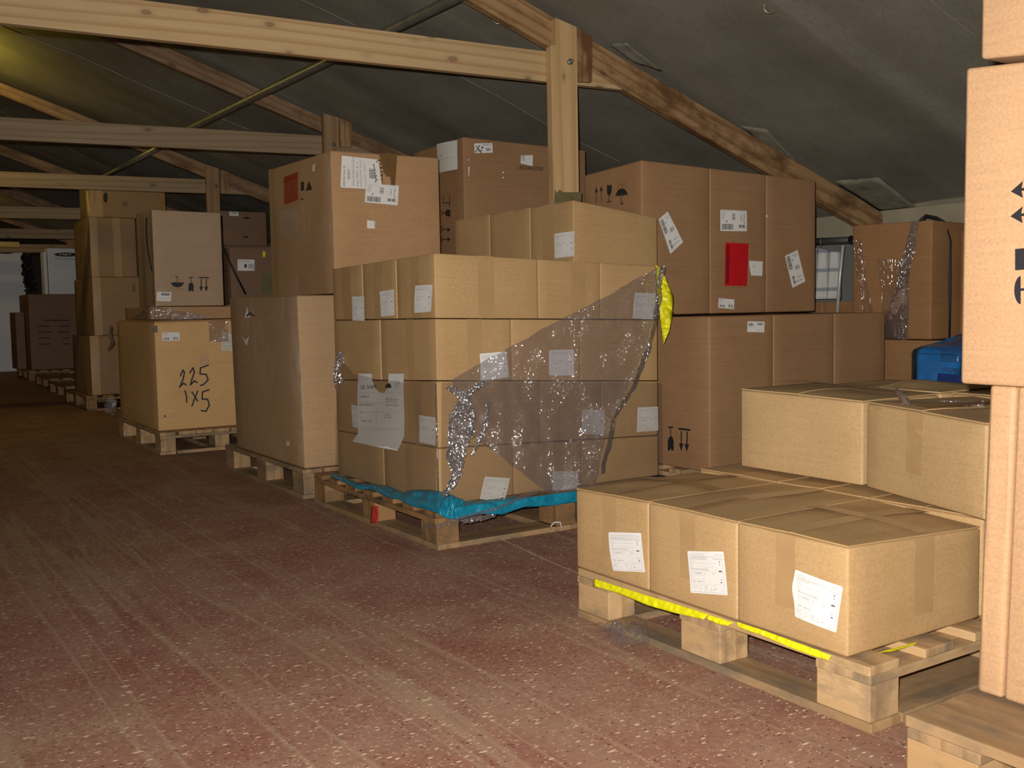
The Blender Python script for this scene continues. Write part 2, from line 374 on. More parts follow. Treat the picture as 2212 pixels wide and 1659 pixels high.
# ------------------------------------------------------------------ cartons
class Carton:
    def __init__(s, name, label, mat, N, LX, LY, z0, z1, ang=0.0, bulge=0.004, group=None, cat='box', lean=(0, 0), seed=0, flaps=False, bev=0.005, res=7, top_tape=False):
        """N = XY of the corner nearest the aisle; z0/z1 scalar or (near, right, left, back)"""
        s.seed = seed; s.b = bulge; s.dome = bool(flaps) or 'bale' in name
        a = R(ang); ex = Vector((math.cos(a), math.sin(a), 0)); ey = Vector((-math.sin(a), math.cos(a), 0))
        q = [Vector((N[0], N[1], 0)), None, None, None]
        q[1] = q[0] + ex * LX; q[2] = q[0] + ey * LY; q[3] = q[1] + ey * LY
        f4 = lambda z: list(z) if isinstance(z, (list, tuple)) else [z] * 4
        z0, z1 = f4(z0), f4(z1)
        if len(z0) == 3: z0.append(z0[1] + z0[2] - z0[0])
        if len(z1) == 3: z1.append(z1[1] + z1[2] - z1[0])
        ln = Vector((lean[0], lean[1], 0))
        s.c = [p + Vector((0, 0, z)) for p, z in zip(q, z0)] + [p + ln + Vector((0, 0, z)) for p, z in zip(q, z1)]
        s.nL = -ex; s.nR = -ey; s.LX = LX; s.LY = LY; s.H = z1[0] - z0[0]
        base = (q[0] + q[3]) / 2 + Vector((0, 0, min(z0)))
        s.root = thing(name, label, cat, base, group)
        # body
        n = res; idx = {}; vs_ = []; fs = []
        def vid(i, j, k):
            if (i, j, k) not in idx:
                x, y, z = i / n, j / n, k / n
                p = s.P(x, y, z); d = s.disp
                if i == 0: p = p + s.nL * d('L', 1 - y, z)
                if i == n: p = p - s.nL * d('B', y, z)
                if j == 0: p = p + s.nR * d('R', x, z)
                if j == n: p = p - s.nR * d('K', x, z)
                if k == n: p = p + Vector((0, 0, d('T', x, y)))
                idx[(i, j, k)] = len(vs_); vs_.append(p)
            return idx[(i, j, k)]
        for a_ in range(n):
            for b_ in range(n):
                fs.append((vid(0, a_, b_), vid(0, a_, b_ + 1), vid(0, a_ + 1, b_ + 1), vid(0, a_ + 1, b_)))
                fs.append((vid(n, a_, b_), vid(n, a_ + 1, b_), vid(n, a_ + 1, b_ + 1), vid(n, a_, b_ + 1)))
                fs.append((vid(a_, 0, b_), vid(a_ + 1, 0, b_), vid(a_ + 1, 0, b_ + 1), vid(a_, 0, b_ + 1)))
                fs.append((vid(a_, n, b_), vid(a_, n, b_ + 1), vid(a_ + 1, n, b_ + 1), vid(a_ + 1, n, b_)))
                fs.append((vid(a_, b_, 0), vid(a_, b_ + 1, 0), vid(a_ + 1, b_ + 1, 0), vid(a_ + 1, b_, 0)))
                fs.append((vid(a_, b_, n), vid(a_ + 1, b_, n), vid(a_ + 1, b_ + 1, n), vid(a_, b_ + 1, n)))
        s.body = obj('carton_body', vs_, fs, mat, s.root, loc=base)
        bevel_mesh(s.body, bev, 2, smooth=True, angle=0.7)
        s.mat = mat
        if flaps: s.make_flaps(flaps)
        if top_tape: pass
    def P(s, x, y, z):
        c = s.c
        lo = (c[0] * (1 - x) + c[1] * x) * (1 - y) + (c[2] * (1 - x) + c[3] * x) * y
        hi = (c[4] * (1 - x) + c[5] * x) * (1 - y) + (c[6] * (1 - x) + c[7] * x) * y
        return lo * (1 - z) + hi * z
    def disp(s, face, u, v):
        e = max(0.0, 16 * u * (1 - u) * v * (1 - v)) ** 0.6
        k = {'L': 1, 'R': 2, 'B': 3, 'K': 4, 'T': 5}[face]
        nz = noise.noise(Vector((u * 2.2 + s.seed * 3.1, v * 2.2 + k * 7.7, s.seed * 1.7)))
        r = s.b * e * max(0.1, 0.55 + 1.3 * nz)
        return r if face in ('L', 'R') or (face == 'T' and s.dome) else -r
    def S(s, face, u, v, off=0.001):
        """u 0..1 left->right as seen from the aisle, v 0..1 upwards"""
        # bilinear in the body grid so that stickers follow the facets
        if face == 'L': p = s.P(0, 1 - u, v); n = s.nL
        elif face == 'R': p = s.P(u, 0, v); n = s.nR
        else: p = s.P(u, v, 1); n = Vector((0, 0, 1))
        d = s.disp(face, min(max(u, 0), 1), min(max(v, 0), 1))
        return p + n * (d + off)
    def uv(s, face, x, y):
        p0 = s.S(face, 0, 0, 0); n = {'L': s.nL, 'R': s.nR, 'T': Vector((0, 0, 1))}[face]
        P = onplane(x, y, p0, n)
        u, v = .5, .5
        for _ in range(25):
            f = lambda a, b: (s.P(0, 1 - a, b) if face == 'L' else s.P(a, 0, b) if face == 'R' else s.P(a, b, 1))
            q = f(u, v); du = (f(u + .01, v) - q) / .01; dv = (f(u, v + .01) - q) / .01
            r = P - q; a11, a12, a22 = du.dot(du), du.dot(dv), dv.dot(dv); b1, b2 = du.dot(r), dv.dot(r)
            D = a11 * a22 - a12 * a12; u += (b1 * a22 - b2 * a12) / D; v += (b2 * a11 - b1 * a12) / D
        return u, v
    def sheet(s, name, face, quad, mat, off=0.0012, nu=6, nv=6, label=None, shape=None, lift=None, parent=None, rounded=False, bent=0):
        """quad: uv corners tl,tr,br,bl. returns object; shape: optional polygon in label space"""
        def q(x, y):
            (ax, ay), (bx, by), (cx, cy), (dx, dy) = quad
            return ((ax * (1 - x) + bx * x) * (1 - y) + (dx * (1 - x) + cx * x) * y, (ay * (1 - x) + by * x) * (1 - y) + (dy * (1 - x) + cy * x) * y)
        vs_, fs = [], []
        if shape:
            for x, y in shape:
                u, v = q(x, y); vs_.append(s.S(face, u, v, off + (lift(x, y) if lift else 0)))
            fs.append(tuple(range(len(vs_))))
        else:
            for j in range(nv + 1):
                for i in range(nu + 1):
                    x, y = i / nu, j / nv
                    if rounded:
                        x = {0: 0, 1: .03, nu - 1: .97, nu: 1}.get(i, x); y = {0: 0, 1: .025, nv - 1: .975, nv: 1}.get(j, y)
                        if i in (0, nu) and j in (0, nv): x += (.009 if i == 0 else -.009); y += (.008 if j == 0 else -.008)
                    if bent: x -= bent * (1 - x) * math.sin(PI * min(1, y * 1.25)) ** 2
                    u, v = q(x, y); vs_.append(s.S(face, u, v, off + (lift(x, y) if lift else 0)))
            for j in range(nv):
                for i in range(nu):
                    a = j * (nu + 1) + i; fs.append((a, a + nu + 1, a + nu + 2, a + 1))
        o = obj(name, vs_, fs, mat, parent or s.root, smooth=not shape, label=label)
        return o, q
    def ink(s, name, face, q, pr_, parent, off=0.0024, label=None, lift=None):
        vs_ = []
        for x, y in pr_.v:
            u, v = q(x, y); vs_.append(s.S(face, u, v, off + (lift(x, y) if lift else 0)))
        if not vs_: return
        return obj(name, vs_, pr_.f, [M[m] for m in pr_.mats], parent, midx=pr_.m, label=label)
    def sticker(s, face, px, fn, name='shipping_label', label='white printed label', mat='paper', a=None, off=0.0012, shape=None, lift=None, bent=0):
        """px: four photo pixels tl,tr,br,bl"""
        quad = [s.uv(face, *p) for p in px]
        W = (s.S(face, *quad[0]) - s.S(face, *quad[1])).length; Hh = (s.S(face, *quad[0]) - s.S(face, *quad[3])).length
        o, q = s.sheet(name, face, quad, M[mat], off, label=label, shape=shape, lift=lift, nu=10, nv=10, rounded='label' in name, bent=bent)
        p = Print(a or W / Hh)
        if fn:
            fn(p); s.ink('printed_text', face, q, p, o, off + 0.0012, lift=lift)
        return o
    def marks(s, face, px, fn, name='printed_marks', label='black printed handling marks'):
        quad = [s.uv(face, *p) for p in px]
        W = (s.S(face, *quad[0]) - s.S(face, *quad[1])).length; Hh = (s.S(face, *quad[0]) - s.S(face, *quad[3])).length
        def q(x, y):
            (ax, ay), (bx, by), (cx, cy), (dx, dy) = quad
            return ((ax * (1 - x) + bx * x) * (1 - y) + (dx * (1 - x) + cx * x) * y, (ay * (1 - x) + by * x) * (1 - y) + (dy * (1 - x) + cy * x) * y)
        p = Print(W / Hh); fn(p); return s.ink(name, face, q, p, s.root, 0.0012, label=label)
    def tape(s, face, u0, u1, v0=0.0, v1=1.0, mat='tape_clear', n=14, slant=0.0):
        W = s.LY if face == 'L' else s.LX
        quad = [(u0 + slant, v1), (u1 + slant, v1), (u1, v0), (u0, v0)]
        return s.sheet('packing_tape', face, quad, M[mat], 0.0007, nu=2, nv=n, label='strip of brown packing tape')[0]
    def make_flaps(s, axis):
        """two top flaps meeting along a seam; axis 'x': seam runs along X"""
        rnd = random.Random(s.seed + 5)
        for side in (0, 1):
            lo, hi = (0.004, 0.4965) if side == 0 else (0.5035, 0.996)
            vs_, fs = [], []; nu, nv = 10, 6
            warp = rnd.uniform(0.001, 0.004)
            for t in (0, 1):
                for j in range(nv + 1):
                    for i in range(nu + 1):
                        a = 0.004 + 0.992 * i / nu; b = lo + (hi - lo) * j / nv
                        x, y = (a, b) if axis == 'x' else (b, a)
                        inner = (j / nv) if side == 0 else 1 - j / nv
                        z = 0.0015 + 0.0035 * t + warp * inner ** 2 * (0.5 + 0.5 * math.sin(3 * a + s.seed + side))
                        vs_.append(s.P(x, y, 1) + Vector((0, 0, s.disp('T', x, y) + z)))
            T = (nu + 1) * (nv + 1)
            for j in range(nv):
                for i in range(nu):
                    a = j * (nu + 1) + i; b = a + T
                    fs.append((b, b + 1, b + nu + 2, b + nu + 1)); fs.append((a, a + nu + 1, a + nu + 2, a + 1))
            for i in range(nu):
                for (r0) in (0, nv * (nu + 1)):
                    a = r0 + i; fs.append((a, a + 1, a + 1 + T, a + T))
            for j in range(nv):
                for c0 in (0, nu):
                    a = j * (nu + 1) + c0; fs.append((a, a + nu + 1, a + nu + 1 + T, a + T))
            o = obj('top_flap', vs_, fs, s.mat, s.root)
            bm = bmesh.new(); bm.from_mesh(o.data); bmesh.ops.recalc_face_normals(bm, faces=bm.faces); bm.to_mesh(o.data); bm.free()
    def top_strip(s, axis, c, w, mat='tape', lift=0.012, a0=0.0, a1=1.0):
        h = w / 2
        quad = [(a0, c + h), (a1, c + h), (a1, c - h), (a0, c - h)] if axis == 'x' else [(c - h, a1), (c + h, a1), (c + h, a0), (c - h, a0)]
        nu, nv = (16, 2) if axis == 'x' else (2, 16)
        return s.sheet('packing_tape', 'T', quad, M[mat], lift, nu=nu, nv=nv, label='strip of brown packing tape')[0]

# label layouts -----------------------------------------------------
def lab_polythene(num='0002', cut=1.0):
    def fn(p):
        p.frame(.06, .08, .95, .96, .006)
        p.text('HAMMERE POLYTHENE LTD', .08, .155, .038, mat='ink_grey', width=.50)
        p.text('Rosenweg 12  D-41849', .62, .128, .014, mat='ink_grey', width=.30); p.text('Tel. 02433  Fax 02433', .62, .155, .014, mat='ink_grey', width=.30)
        p.line([(.06, .185), (.95, .185)], .008, 'ink_grey')
        for y in (.28, .37, .47): p.line([(.06, y), (.78, y)], .003, 'ink_grey')
        p.text('WP 170', .09, .255, .026, mat='ink_grey'); p.text('Art.-Nr.', .09, .315, .018, mat='ink_grey'); p.text('5.4', .09, .35, .026, mat='ink_grey')
        p.text('Ware', .09, .393, .016, mat='ink_grey'); p.text('PEb-Roll 270 mm 35my Natural', .09, .435, .026, mat='ink', width=.46)
        p.text('P  000000   x', .10, .54, .045, mat='ink_grey', width=.36); p.text('50', .66, .54, .045, mat='ink_grey')
        p.line([(.06, .57), (.42, .57)], .003, 'ink_grey'); p.text('100', .10, .62, .024, mat='ink_grey')
        p.line([(.06, .66), (.42, .66)], .003, 'ink_grey'); p.text('PO01 - 96033  M', .09, .73, .026, mat='ink', width=.30)
        p.line([(.42, .47), (.42, .76)], .003, 'ink_grey'); p.line([(.06, .77), (.95, .77)], .003, 'ink_grey')
        p.sym('arrow1', .85, .22, .90, .29); p.sym('arrow1', .85, .30, .90, .33)
        p.sym('dome', .82, .44, .92, .50); p.line([(.87, .47), (.87, .53)], .004, 'ink_grey')
        p.line([(.83, .62), (.91, .68)], .006, 'ink_grey'); p.line([(.91, .62), (.83, .68)], .006, 'ink_grey'); p.sym('dome', .85, .70, .90, .75)
        p.frame(.09, .80, .19, .87, .005); p.text('LDP', .105, .85, .02, mat='ink_grey'); p.text('002', .13, .92, .02, mat='ink_grey')
        p.frame(.24, .81, .35, .89, .004); p.text('No. 4', .25, .93, .02, mat='ink_grey')
        p.sym('fork', .40, .81, .50, .93)
        p.line([(.55, .91), (.585, .83), (.62, .91), (.55, .91)], .005, 'ink_grey'); p.text('PE', .57, .94, .02, mat='ink_grey')
        p.text(num, .66, .90, .035, mat='ink_grey'); p.text('Pkg Nr', .66, .82, .018, mat='ink_grey'); p.text('kg', .86, .90, .03, mat='ink_grey')
    return fn
def lab_routing(p):
    p.text('L 0', .07, .33, .08, -90, 'ink_grey'); p.text('17 A3', .13, .12, .06, -90, 'ink_grey')
    for i in range(4): p.line([(.05 + .03 * i, .10), (.05 + .03 * i, .42)], .012, 'ink_grey')
    p.text('A', .18, .60, .14, 0, 'ink')
    p.bars(.05, .66, .46, .93, 22, mat='ink', seed=3)
    p.bars(.42, .16, .54, .50, 12, horiz=True, seed=5)
    p.bars(.68, .69, .95, .84, 12, mat='ink', seed=7)
    p.text('57455', .74, .20, .09, -90, 'ink'); p.text('HALLA05', .86, .16, .09, -90, 'ink'); p.text('0 0', .64, .30, .05, -90, 'ink_grey')
    p.line([(.05, .06), (.40, .06)], .01, 'ink_grey'); p.line([(.66, .06), (.92, .06)], .01, 'ink_grey')
def lab_small(p):
    p.text('PALLET', .06, .20, .12, mat='ink'); p.text('Order 4411', .06, .38, .09, mat='ink_grey'); p.text('Gross kg', .06, .52, .07, mat='ink_grey')
    p.bars(.06, .64, .42, .90, 12, seed=2); p.bars(.64, .55, .92, .88, 10, seed=9); p.text('1234-567', .62, .46, .07, mat='ink_grey')
def scribble(p):
    p.rect(.2, .15, .8, .4, 'ink_grey'); p.line([(.2, .6), (.8, .6)], .05, 'ink_grey')

# ================================================================== THE ROOM
def roof_z(x, y):
    z = 3.645 - 0.375 * x - 0.018 * (y - 4.4)
    return z if x > -1.5 else 3.645 + 0.5625 + 0.375 * (x + 1.5) - 0.018 * (y - 4.4)
EAVE_X = 5.68
# floor: worn red composite boards with dusty wheel tracks
mf, nt, b = newmat('red_floor_board')
v = mapping(nt, (1, 1, 1), rnd=False)
mott = noise_n(nt, v, 2.4, 8, 0.72); fine = noise_n(nt, v, 55, 4, 0.75)
c = mixc(nt, ramp(nt, mott, [(0.36, grey(0)), (0.66, grey(1))]), (0.275, 0.115, 0.082), (0.37, 0.222, 0.155))
c = mixc(nt, 1.0, c, ramp(nt, fine, [(0.32, grey(0.72)), (0.68, grey(1.16))]), 'MULTIPLY')
vt = mapping(nt, (5.5, 0.16, 1), rnd=False); tr = noise_n(nt, vt, 1.25, 2, 0.45, 0.25)
trk = ramp(nt, tr, [(0.515, grey(0)), (0.54, grey(0.7)), (0.565, grey(0.05)), (0.64, grey(0.30))])
c = mixc(nt, trk, c, (0.38, 0.262, 0.175))
def chips(scale, lo, hi, colr, c, seedoff, sx, sy, gate):
    vo = nd(nt, 'ShaderNodeTexVoronoi', feature='F1'); vo.inputs['Scale'].default_value = scale; vo.inputs['Randomness'].default_value = 1
    mp = nd(nt, 'ShaderNodeMapping'); mp.inputs['Scale'].default_value = (sx, sy, 1); mp.inputs['Location'].default_value = (seedoff, seedoff * .7, 0); mp.inputs['Rotation'].default_value = (0, 0, R(-33))
    nt.links.new(v, mp.inputs['Vector']); nt.links.new(mp.outputs[0], vo.inputs['Vector'])
    sep = nd(nt, 'ShaderNodeSeparateColor'); nt.links.new(vo.outputs['Color'], sep.inputs[0])
    g = nd(nt, 'ShaderNodeMath', operation='GREATER_THAN'); g.inputs[1].default_value = gate; nt.links.new(sep.outputs[0], g.inputs[0])
    d = ramp(nt, vo.outputs['Distance'], [(lo, grey(1)), (hi, grey(0))])
    m_ = nd(nt, 'ShaderNodeMath', operation='MULTIPLY'); nt.links.new(g.outputs[0], m_.inputs[0]); nt.links.new(d, m_.inputs[1])
    return mixc(nt, m_.outputs[0], c, colr)
c = chips(46, 0.16, 0.24, (0.74, 0.58, 0.42), c, 3.0, 0.7, 1.7, 0.66)
c = chips(95, 0.20, 0.30, (0.58, 0.40, 0.29), c, 8.0, 0.8, 1.5, 0.55)
c = chips(70, 0.16, 0.24, (0.09, 0.03, 0.028), c, 15.0, 0.8, 1.5, 0.68)
c = chips(15, 0.07, 0.13, (0.75, 0.58, 0.38), c, 21.0, 0.6, 2.2, 0.80)
nt.links.new(c, b.inputs['Base Color']); b.inputs['Roughness'].default_value = 0.7; b.inputs['Specular IOR Level'].default_value = 0.2
bump(nt, b, fine, 0.35, 0.002)
tag(cuboid('floor', (-8, -4, -0.05), (EAVE_X + 0.2, 24, 0.0), mf, loc=(0, 0, 0)), kind='structure')
mseam = plain('dusty_board_joint', (0.55, 0.38, 0.26), 0.9, 0, 0.1, 0.3, 60)
def joint(n, pts):
    vs_ = []
    for (x, y), wd in pts:
        p = onz(x, y, 0.0012); vs_ += [p + Vector((wd, 0, 0)), p - Vector((wd, 0, 0))]
    fs = [(2 * i, 2 * i + 1, 2 * i + 3, 2 * i + 2) for i in range(len(pts) - 1)]
    tag(obj('trim_%d' % n, vs_, fs, mseam), kind='structure')
joint(1, [((1085, 1166), .006), ((1118, 1181), .004), ((1150, 1196), .007), ((1200, 1218), .004), ((1262, 1244), .006), ((1330, 1275), .004)])

# roof lining: dusty quilted sheets with taped seams running down the slope
ml, nt, b = newmat('grey_roof_lining')
v = mapping(nt, (1, 1, 1), rnd=False)
f1 = noise_n(nt, v, 0.9, 6, 0.65); f2 = noise_n(nt, v, 90, 3, 0.7)
c = mixc(nt, ramp(nt, f1, [(0.35, grey(0)), (0.7, grey(1))]), (0.200, 0.188, 0.150), (0.325, 0.308, 0.250))
c = mixc(nt, 1.0, c, ramp(nt, f2, [(0.3, grey(0.8)), (0.7, grey(1.15))]), 'MULTIPLY')
st = noise_n(nt, mapping(nt, (0.25, 5, 0.25), rnd=False), 1.3, 4, 0.6)
c = mixc(nt, ramp(nt, st, [(0.56, grey(0)), (0.68, grey(0.45))]), c, (0.32, 0.29, 0.235))
nt.links.new(c, b.inputs['Base Color']); b.inputs['Roughness'].default_value = 0.62; b.inputs['Specular IOR Level'].default_value = 0.35
bump(nt, b, f2, 0.15, 0.002)
FY0, FK0 = 3.37, -0.045
FOLDS = ((FY0, FK0, 0.028), (FY0 + 1.25, 0.02, 0.012), (FY0 + 4.1, 0.05, 0.015))
def lining(x0, x1, name):
    nx, ny = 60, 620; vs_, fs = [], []
    for j in range(ny + 1):
        for i in range(nx + 1):
            x = x0 + (x1 - x0) * i / nx; y = -4 + 28 * j / ny
            z = roof_z(x, y) + 0.012 * noise.noise(Vector((x * 0.35, y * 3.2, 4))) + 0.014 * noise.noise(Vector((x * 0.9, y * 0.9, 9)))
            ph = ((y + 0.25 * math.sin(x * .4)) % 1.22) / 1.22
            z -= 0.010 * math.sin(PI * ph)
            for ya_, k_, am in FOLDS:
                dd = (y - (ya_ + k_ * (x - 3.0))) / 0.075
                z -= am * math.exp(-dd * dd if dd < 0 else -dd * dd * .12)
            vs_.append((x, y, z))
    for j in range(ny):
        for i in range(nx):
            a = j * (nx + 1) + i; fs.append((a, a + nx + 1, a + nx + 2, a + 1))
    return tag(obj(name, vs_, fs, ml, loc=(0, 0, 3), smooth=True), kind='structure')
lining(-1.5, EAVE_X + 0.1, 'ceiling'); lining(-8, -1.5, 'ceiling')
mtape = plain('pale_seam_tape', (0.36, 0.33, 0.28), 0.6, 0, 0.3, 0.2)
def roof_seam(n, pts, wd=0.003, dz=0.016):
    P0 = []
    for x, y in pts:
        d = ray(x, y); t = 1.0
        for _ in range(60):
            p = CO + d * t; e = roof_z(p.x, p.y) - dz - p.z; t += e / (d.z + 0.375 * d.x + 0.018 * d.y)
        P0.append(CO + d * t)
    dense = []
    for a_, b_ in zip(P0, P0[1:]):
        for k in range(20):
            q = a_.lerp(b_, k / 20); q.z = roof_z(q.x, q.y) - dz; dense.append(q)
    tag(tube('trim_%d' % n, dense, wd, mtape, seg=5), kind='structure')
roof_seam(2, [(0, 55), (180, 125), (300, 180), (420, 232), (545, 283)], 0.0025)
roof_seam(3, [(640, -6), (700, 22), (773, 57)], 0.0018)
roof_seam(4, [(975, 155), (1080, 210), (1180, 268), (1262, 312), (1345, 352)], 0.0018)
roof_seam(5, [(2010, 0), (2060, 42), (2115, 84)], 0.0015)
roof_seam(6, [(0, 240), (150, 322), (240, 368)], 0.002)

# gable wall far behind, side walls
tag(cuboid('wall_back', (-8, 22.0, 0), (EAVE_X, 22.1, 4.6), M['darkwall']), kind='structure')
tag(cuboid('wall_left', (-6.1, -4, 0), (-6.0, 22, 3), M['darkwall']), kind='structure')
tag(cuboid('wall_right', (EAVE_X, -2, 0), (EAVE_X + 0.08, 22, 1.62), M['wall']), kind='structure')
tag(cuboid('trim_7', (EAVE_X - 0.05, 0.5, 1.30), (EAVE_X, 15, 1.492), plain('wall_plate_timber', (0.40, 0.355, 0.25), 0.7, 0, 0.2, 0.15, 6), bev=0.004), kind='structure')

# window in the eave wall, half covered by the checked cloth
wx = EAVE_X - 0.02
wa = onX(1745, 532, wx); wb = onX(1842, 690, wx)
mgl = plain('dusty_window_glass', (0.22, 0.23, 0.22), 0.25, 0, 0.6, 0.1, 6)
tag(cuboid('window_1', (wx - 0.005, wb.y, 0.80), (wx + 0.015, wa.y + 0.25, wa.z + 0.06), mgl), kind='structure')

# ------------------------------------------------------------------ roof trusses
TA = R(-4); TD = Vector((math.cos(TA), math.sin(TA), 0)); TN = Vector((-math.sin(TA), math.cos(TA), 0))
def plate(name, pts, thick, mat, parent, grain, bev=0.004, label=None):
    """flat timber: outline pts in a vertical truss plane, thickness away from the viewer along TN"""
    X = grain.normalized(); Z = TN; Y = Z.cross(X).normalized(); X = Y.cross(Z)
    O = pts[0]; rot = Matrix((X, Y, Z)).transposed()
    loc = [rot.transposed() @ (p - O) for p in pts]
    n = len(pts); vs_ = [tuple(p) for p in loc] + [tuple(p + Vector((0, 0, thick))) for p in loc]
    fs = [tuple(range(n))[::-1], tuple(range(n, 2 * n))] + [(i, (i + 1) % n, (i + 1) % n + n, i + n) for i in range(n)]
    me = bpy.data.meshes.new(name); me.from_pydata(vs_, [], fs); me.materials.append(mat)
    o = bpy.data.objects.new(name, me); COL.objects.link(o)
    bm = bmesh.new(); bm.from_mesh(me); bmesh.ops.recalc_face_normals(bm, faces=bm.faces); bm.to_mesh(me); bm.free()
    if bev: bevel_mesh(o, bev, 2)
    o.parent = parent; o.matrix_local = Matrix.Translation(O - worldloc(parent)) @ rot.to_4x4()
    if label: o['label'] = label
    return o
def truss(Y, label, tie, raf, post, packer, bolt, tape=None, tie_tail=None):
    org = Vector((3.2, Y, 0)); T = lambda x, y, off=0.0: onplane(x, y, org + TN * off, TN)
    root = thing('roof_truss', label, 'roof truss', org, 'timber trusses holding up the roof')
    def ext(a, b_, X):        # extrapolate the line a->b to world X
        t = (X - a.x) / (b_.x - a.x); return a + (b_ - a) * t
    # tie beam
    (x0, y0, x1, y1), (x2, y2, x3, y3) = tie
    ta, tb, ba, bb = T(x0, y0), T(x1, y1), T(x2, y2), T(x3, y3)
    tie_r = tb.x + 0.03
    tp0, bt0 = ext(ta, tb, -4.6), ext(ba, bb, -4.6); tp1, bt1 = ext(ta, tb, tie_r + 0.3), ext(ba, bb, tie_r + 0.62)
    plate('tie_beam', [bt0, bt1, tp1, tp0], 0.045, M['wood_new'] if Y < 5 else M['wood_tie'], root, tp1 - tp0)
    # rafters
    (x0, y0, x1, y1), (x2, y2, x3, y3) = raf
    off = -0.006
    a, c_, e, g = T(x0, y0, off), T(x1, y1, off), T(x2, y2, off), T(x3, y3, off)
    r0, r1, r2, r3 = ext(e, g, -1.5), ext(e, g, EAVE_X - 0.05), ext(a, c_, EAVE_X - 0.05), ext(a, c_, -1.5)
    for p_ in (r2, r3): p_.z = min(p_.z, roof_z(p_.x, p_.y) - 0.02)
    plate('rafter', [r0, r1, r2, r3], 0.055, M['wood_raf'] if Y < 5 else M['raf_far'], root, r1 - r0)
    rl = lambda p_: Vector((-3.0 - p_.x, p_.y, p_.z))
    l0, l1 = rl(ext(e, g, 3.2)), rl(ext(a, c_, 3.2))
    plate('rafter', [l0, r0, r3, l1], 0.055, M['raf_far'], root, r0 - l0)
    P_ = [T(x, y, -0.055) for x, y in post]
    for p_ in P_:
        if p_.z < 1.95: p_.z = 0.0
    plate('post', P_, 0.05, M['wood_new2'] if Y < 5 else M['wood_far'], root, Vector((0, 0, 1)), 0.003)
    plate('packer_board', [T(x, y, -0.03) for x, y in packer], 0.025, M['wood_raf'], root, Vector((0, 0, 1)), 0.003)
    bc = T(bolt[0], bolt[1], -0.055)
    tube('bolt', [bc, bc - TN * 0.012], 0.016, M['metal'], root, 6); tube('bolt_end', [bc - TN * 0.01, bc - TN * 0.032], 0.007, M['metal'], root, 8)
    if tape:
        Q = [T(x, y, -0.0575) for x, y in tape]
        plate('tape_wrap', Q, 0.055, M['tape_green'], root, Vector((1, 0, 0)), 0.0, 'olive green tape round the post')
    return root
truss(4.42, 'nearest timber roof truss, its post rising behind the middle stack of cartons',
      ((342, 4, 1189, 112), (0, 49, 1189, 177)), ((1150, 0, 1902, 457), (1012, 0, 1848, 483)),
      [(1201, 38), (1246, 58), (1252, 432), (1198, 432), (1190, 98), (1201, 96)], [(1247, 60), (1281, 80), (1279, 178), (1248, 176)], (1230, 134),
      [(1199, 410), (1204, 417), (1209, 409), (1216, 415), (1256, 415), (1256, 440), (1197, 440)])
truss(7.30, 'second timber roof truss, its post standing behind the tall URGENT carton',
      ((0, 252, 696, 293), (0, 301, 688, 334.5)), ((366, 98, 879, 325), (228, 83, 761, 313)),
      [(698, 244), (732, 254), (733, 420), (701, 420)], [(734, 255), (760, 264), (760, 318), (735, 318)], (720, 312))
t3 = truss(9.95, 'third timber roof truss, its post behind the pale carton with umbrella marks',
      ((0, 370, 446, 387.5), (0, 403, 449, 418)), ((0, 173, 476, 360), (138, 260, 560, 430)),
      [(444, 355), (473, 364), (476, 460), (452, 460)], [(475, 366), (495, 372), (495, 418), (476, 418)], (467, 402))
def copy_thing(o, loc, label):
    r = o.copy(); COL.objects.link(r); r.location = loc; r['label'] = label
    for ch in list(o.children):
        c_ = ch.copy(); COL.objects.link(c_); c_.parent = r
        for g in ch.children:
            d_ = g.copy(); COL.objects.link(d_); d_.parent = c_
    return r
for k, lb in ((1, 'fourth timber roof truss, dim grey beam above the white display panels'), (2, 'fifth timber roof truss, dark beam just over the white display panels'), (3, 'sixth and farthest timber roof truss near the gable')):
    copy_thing(t3, t3.location + Vector((0.05 * k, 2.78 * k, -0.035 * k)), lb)

# metal brace poles running diagonally under the rafters
def under_roof(x, y, dz):
    d = ray(x, y); t = 1.0
    for _ in range(60):
        p = CO + d * t; t += (roof_z(p.x, p.y) - dz - p.z) / (d.z + 0.375 * d.x + 0.018 * d.y)
    return CO + d * t
pa, pb = under_roof(980, -2, .22), under_roof(405, 281, .24)
pc, pd = under_roof(345, 318, .26), under_roof(222, 382, .28)
kx = (3.9 - pa.x) / (pa.x - pb.x) if pa.x > pb.x else (-1.3 - pa.x) / (pa.x - pb.x)
tag(tube('brace_pole', [pa + (pa - pb) * max(.15, min(1.2, kx)), pa, pb, pb + (pb - pa) * .05], 0.028, M['metal'], seg=10), 'long galvanised pole slanting across the roof behind the front beam', 'pole', 'metal brace poles under the roof')
tag(tube('brace_pole', [pc, pd + (pd - pc) * .3], 0.026, M['metal'], seg=10), 'short far metal pole slanting below the second beam', 'pole', 'metal brace poles under the roof')
# hooks
def hook(px, py, label, s):
    p = under_roof(px, py - 14 * s, 0.02)
    pts = [p + Vector((0, 0, -0.002)), p + Vector((0, 0, -0.03 * s))] + [p + Vector((0.018 * s * (1 - math.cos(a)) * CR.x, 0.018 * s * (1 - math.cos(a)) * CR.y, -0.03 * s - 0.018 * s * math.sin(a))) for a in [PI * k / 8 for k in range(9)]]
    tag(tube('ceiling_hook', pts, 0.0035, plain('brass_hook', (0.45, 0.40, 0.26), 0.35, 0.8), seg=6), label, 'hook', 'hooks screwed into the roof')
hook(1064, 42, 'small metal hook hanging beside the upper rafter', 1.6); hook(1650, 14, 'small metal hook in the grey roof lining, upper right', 1.6)
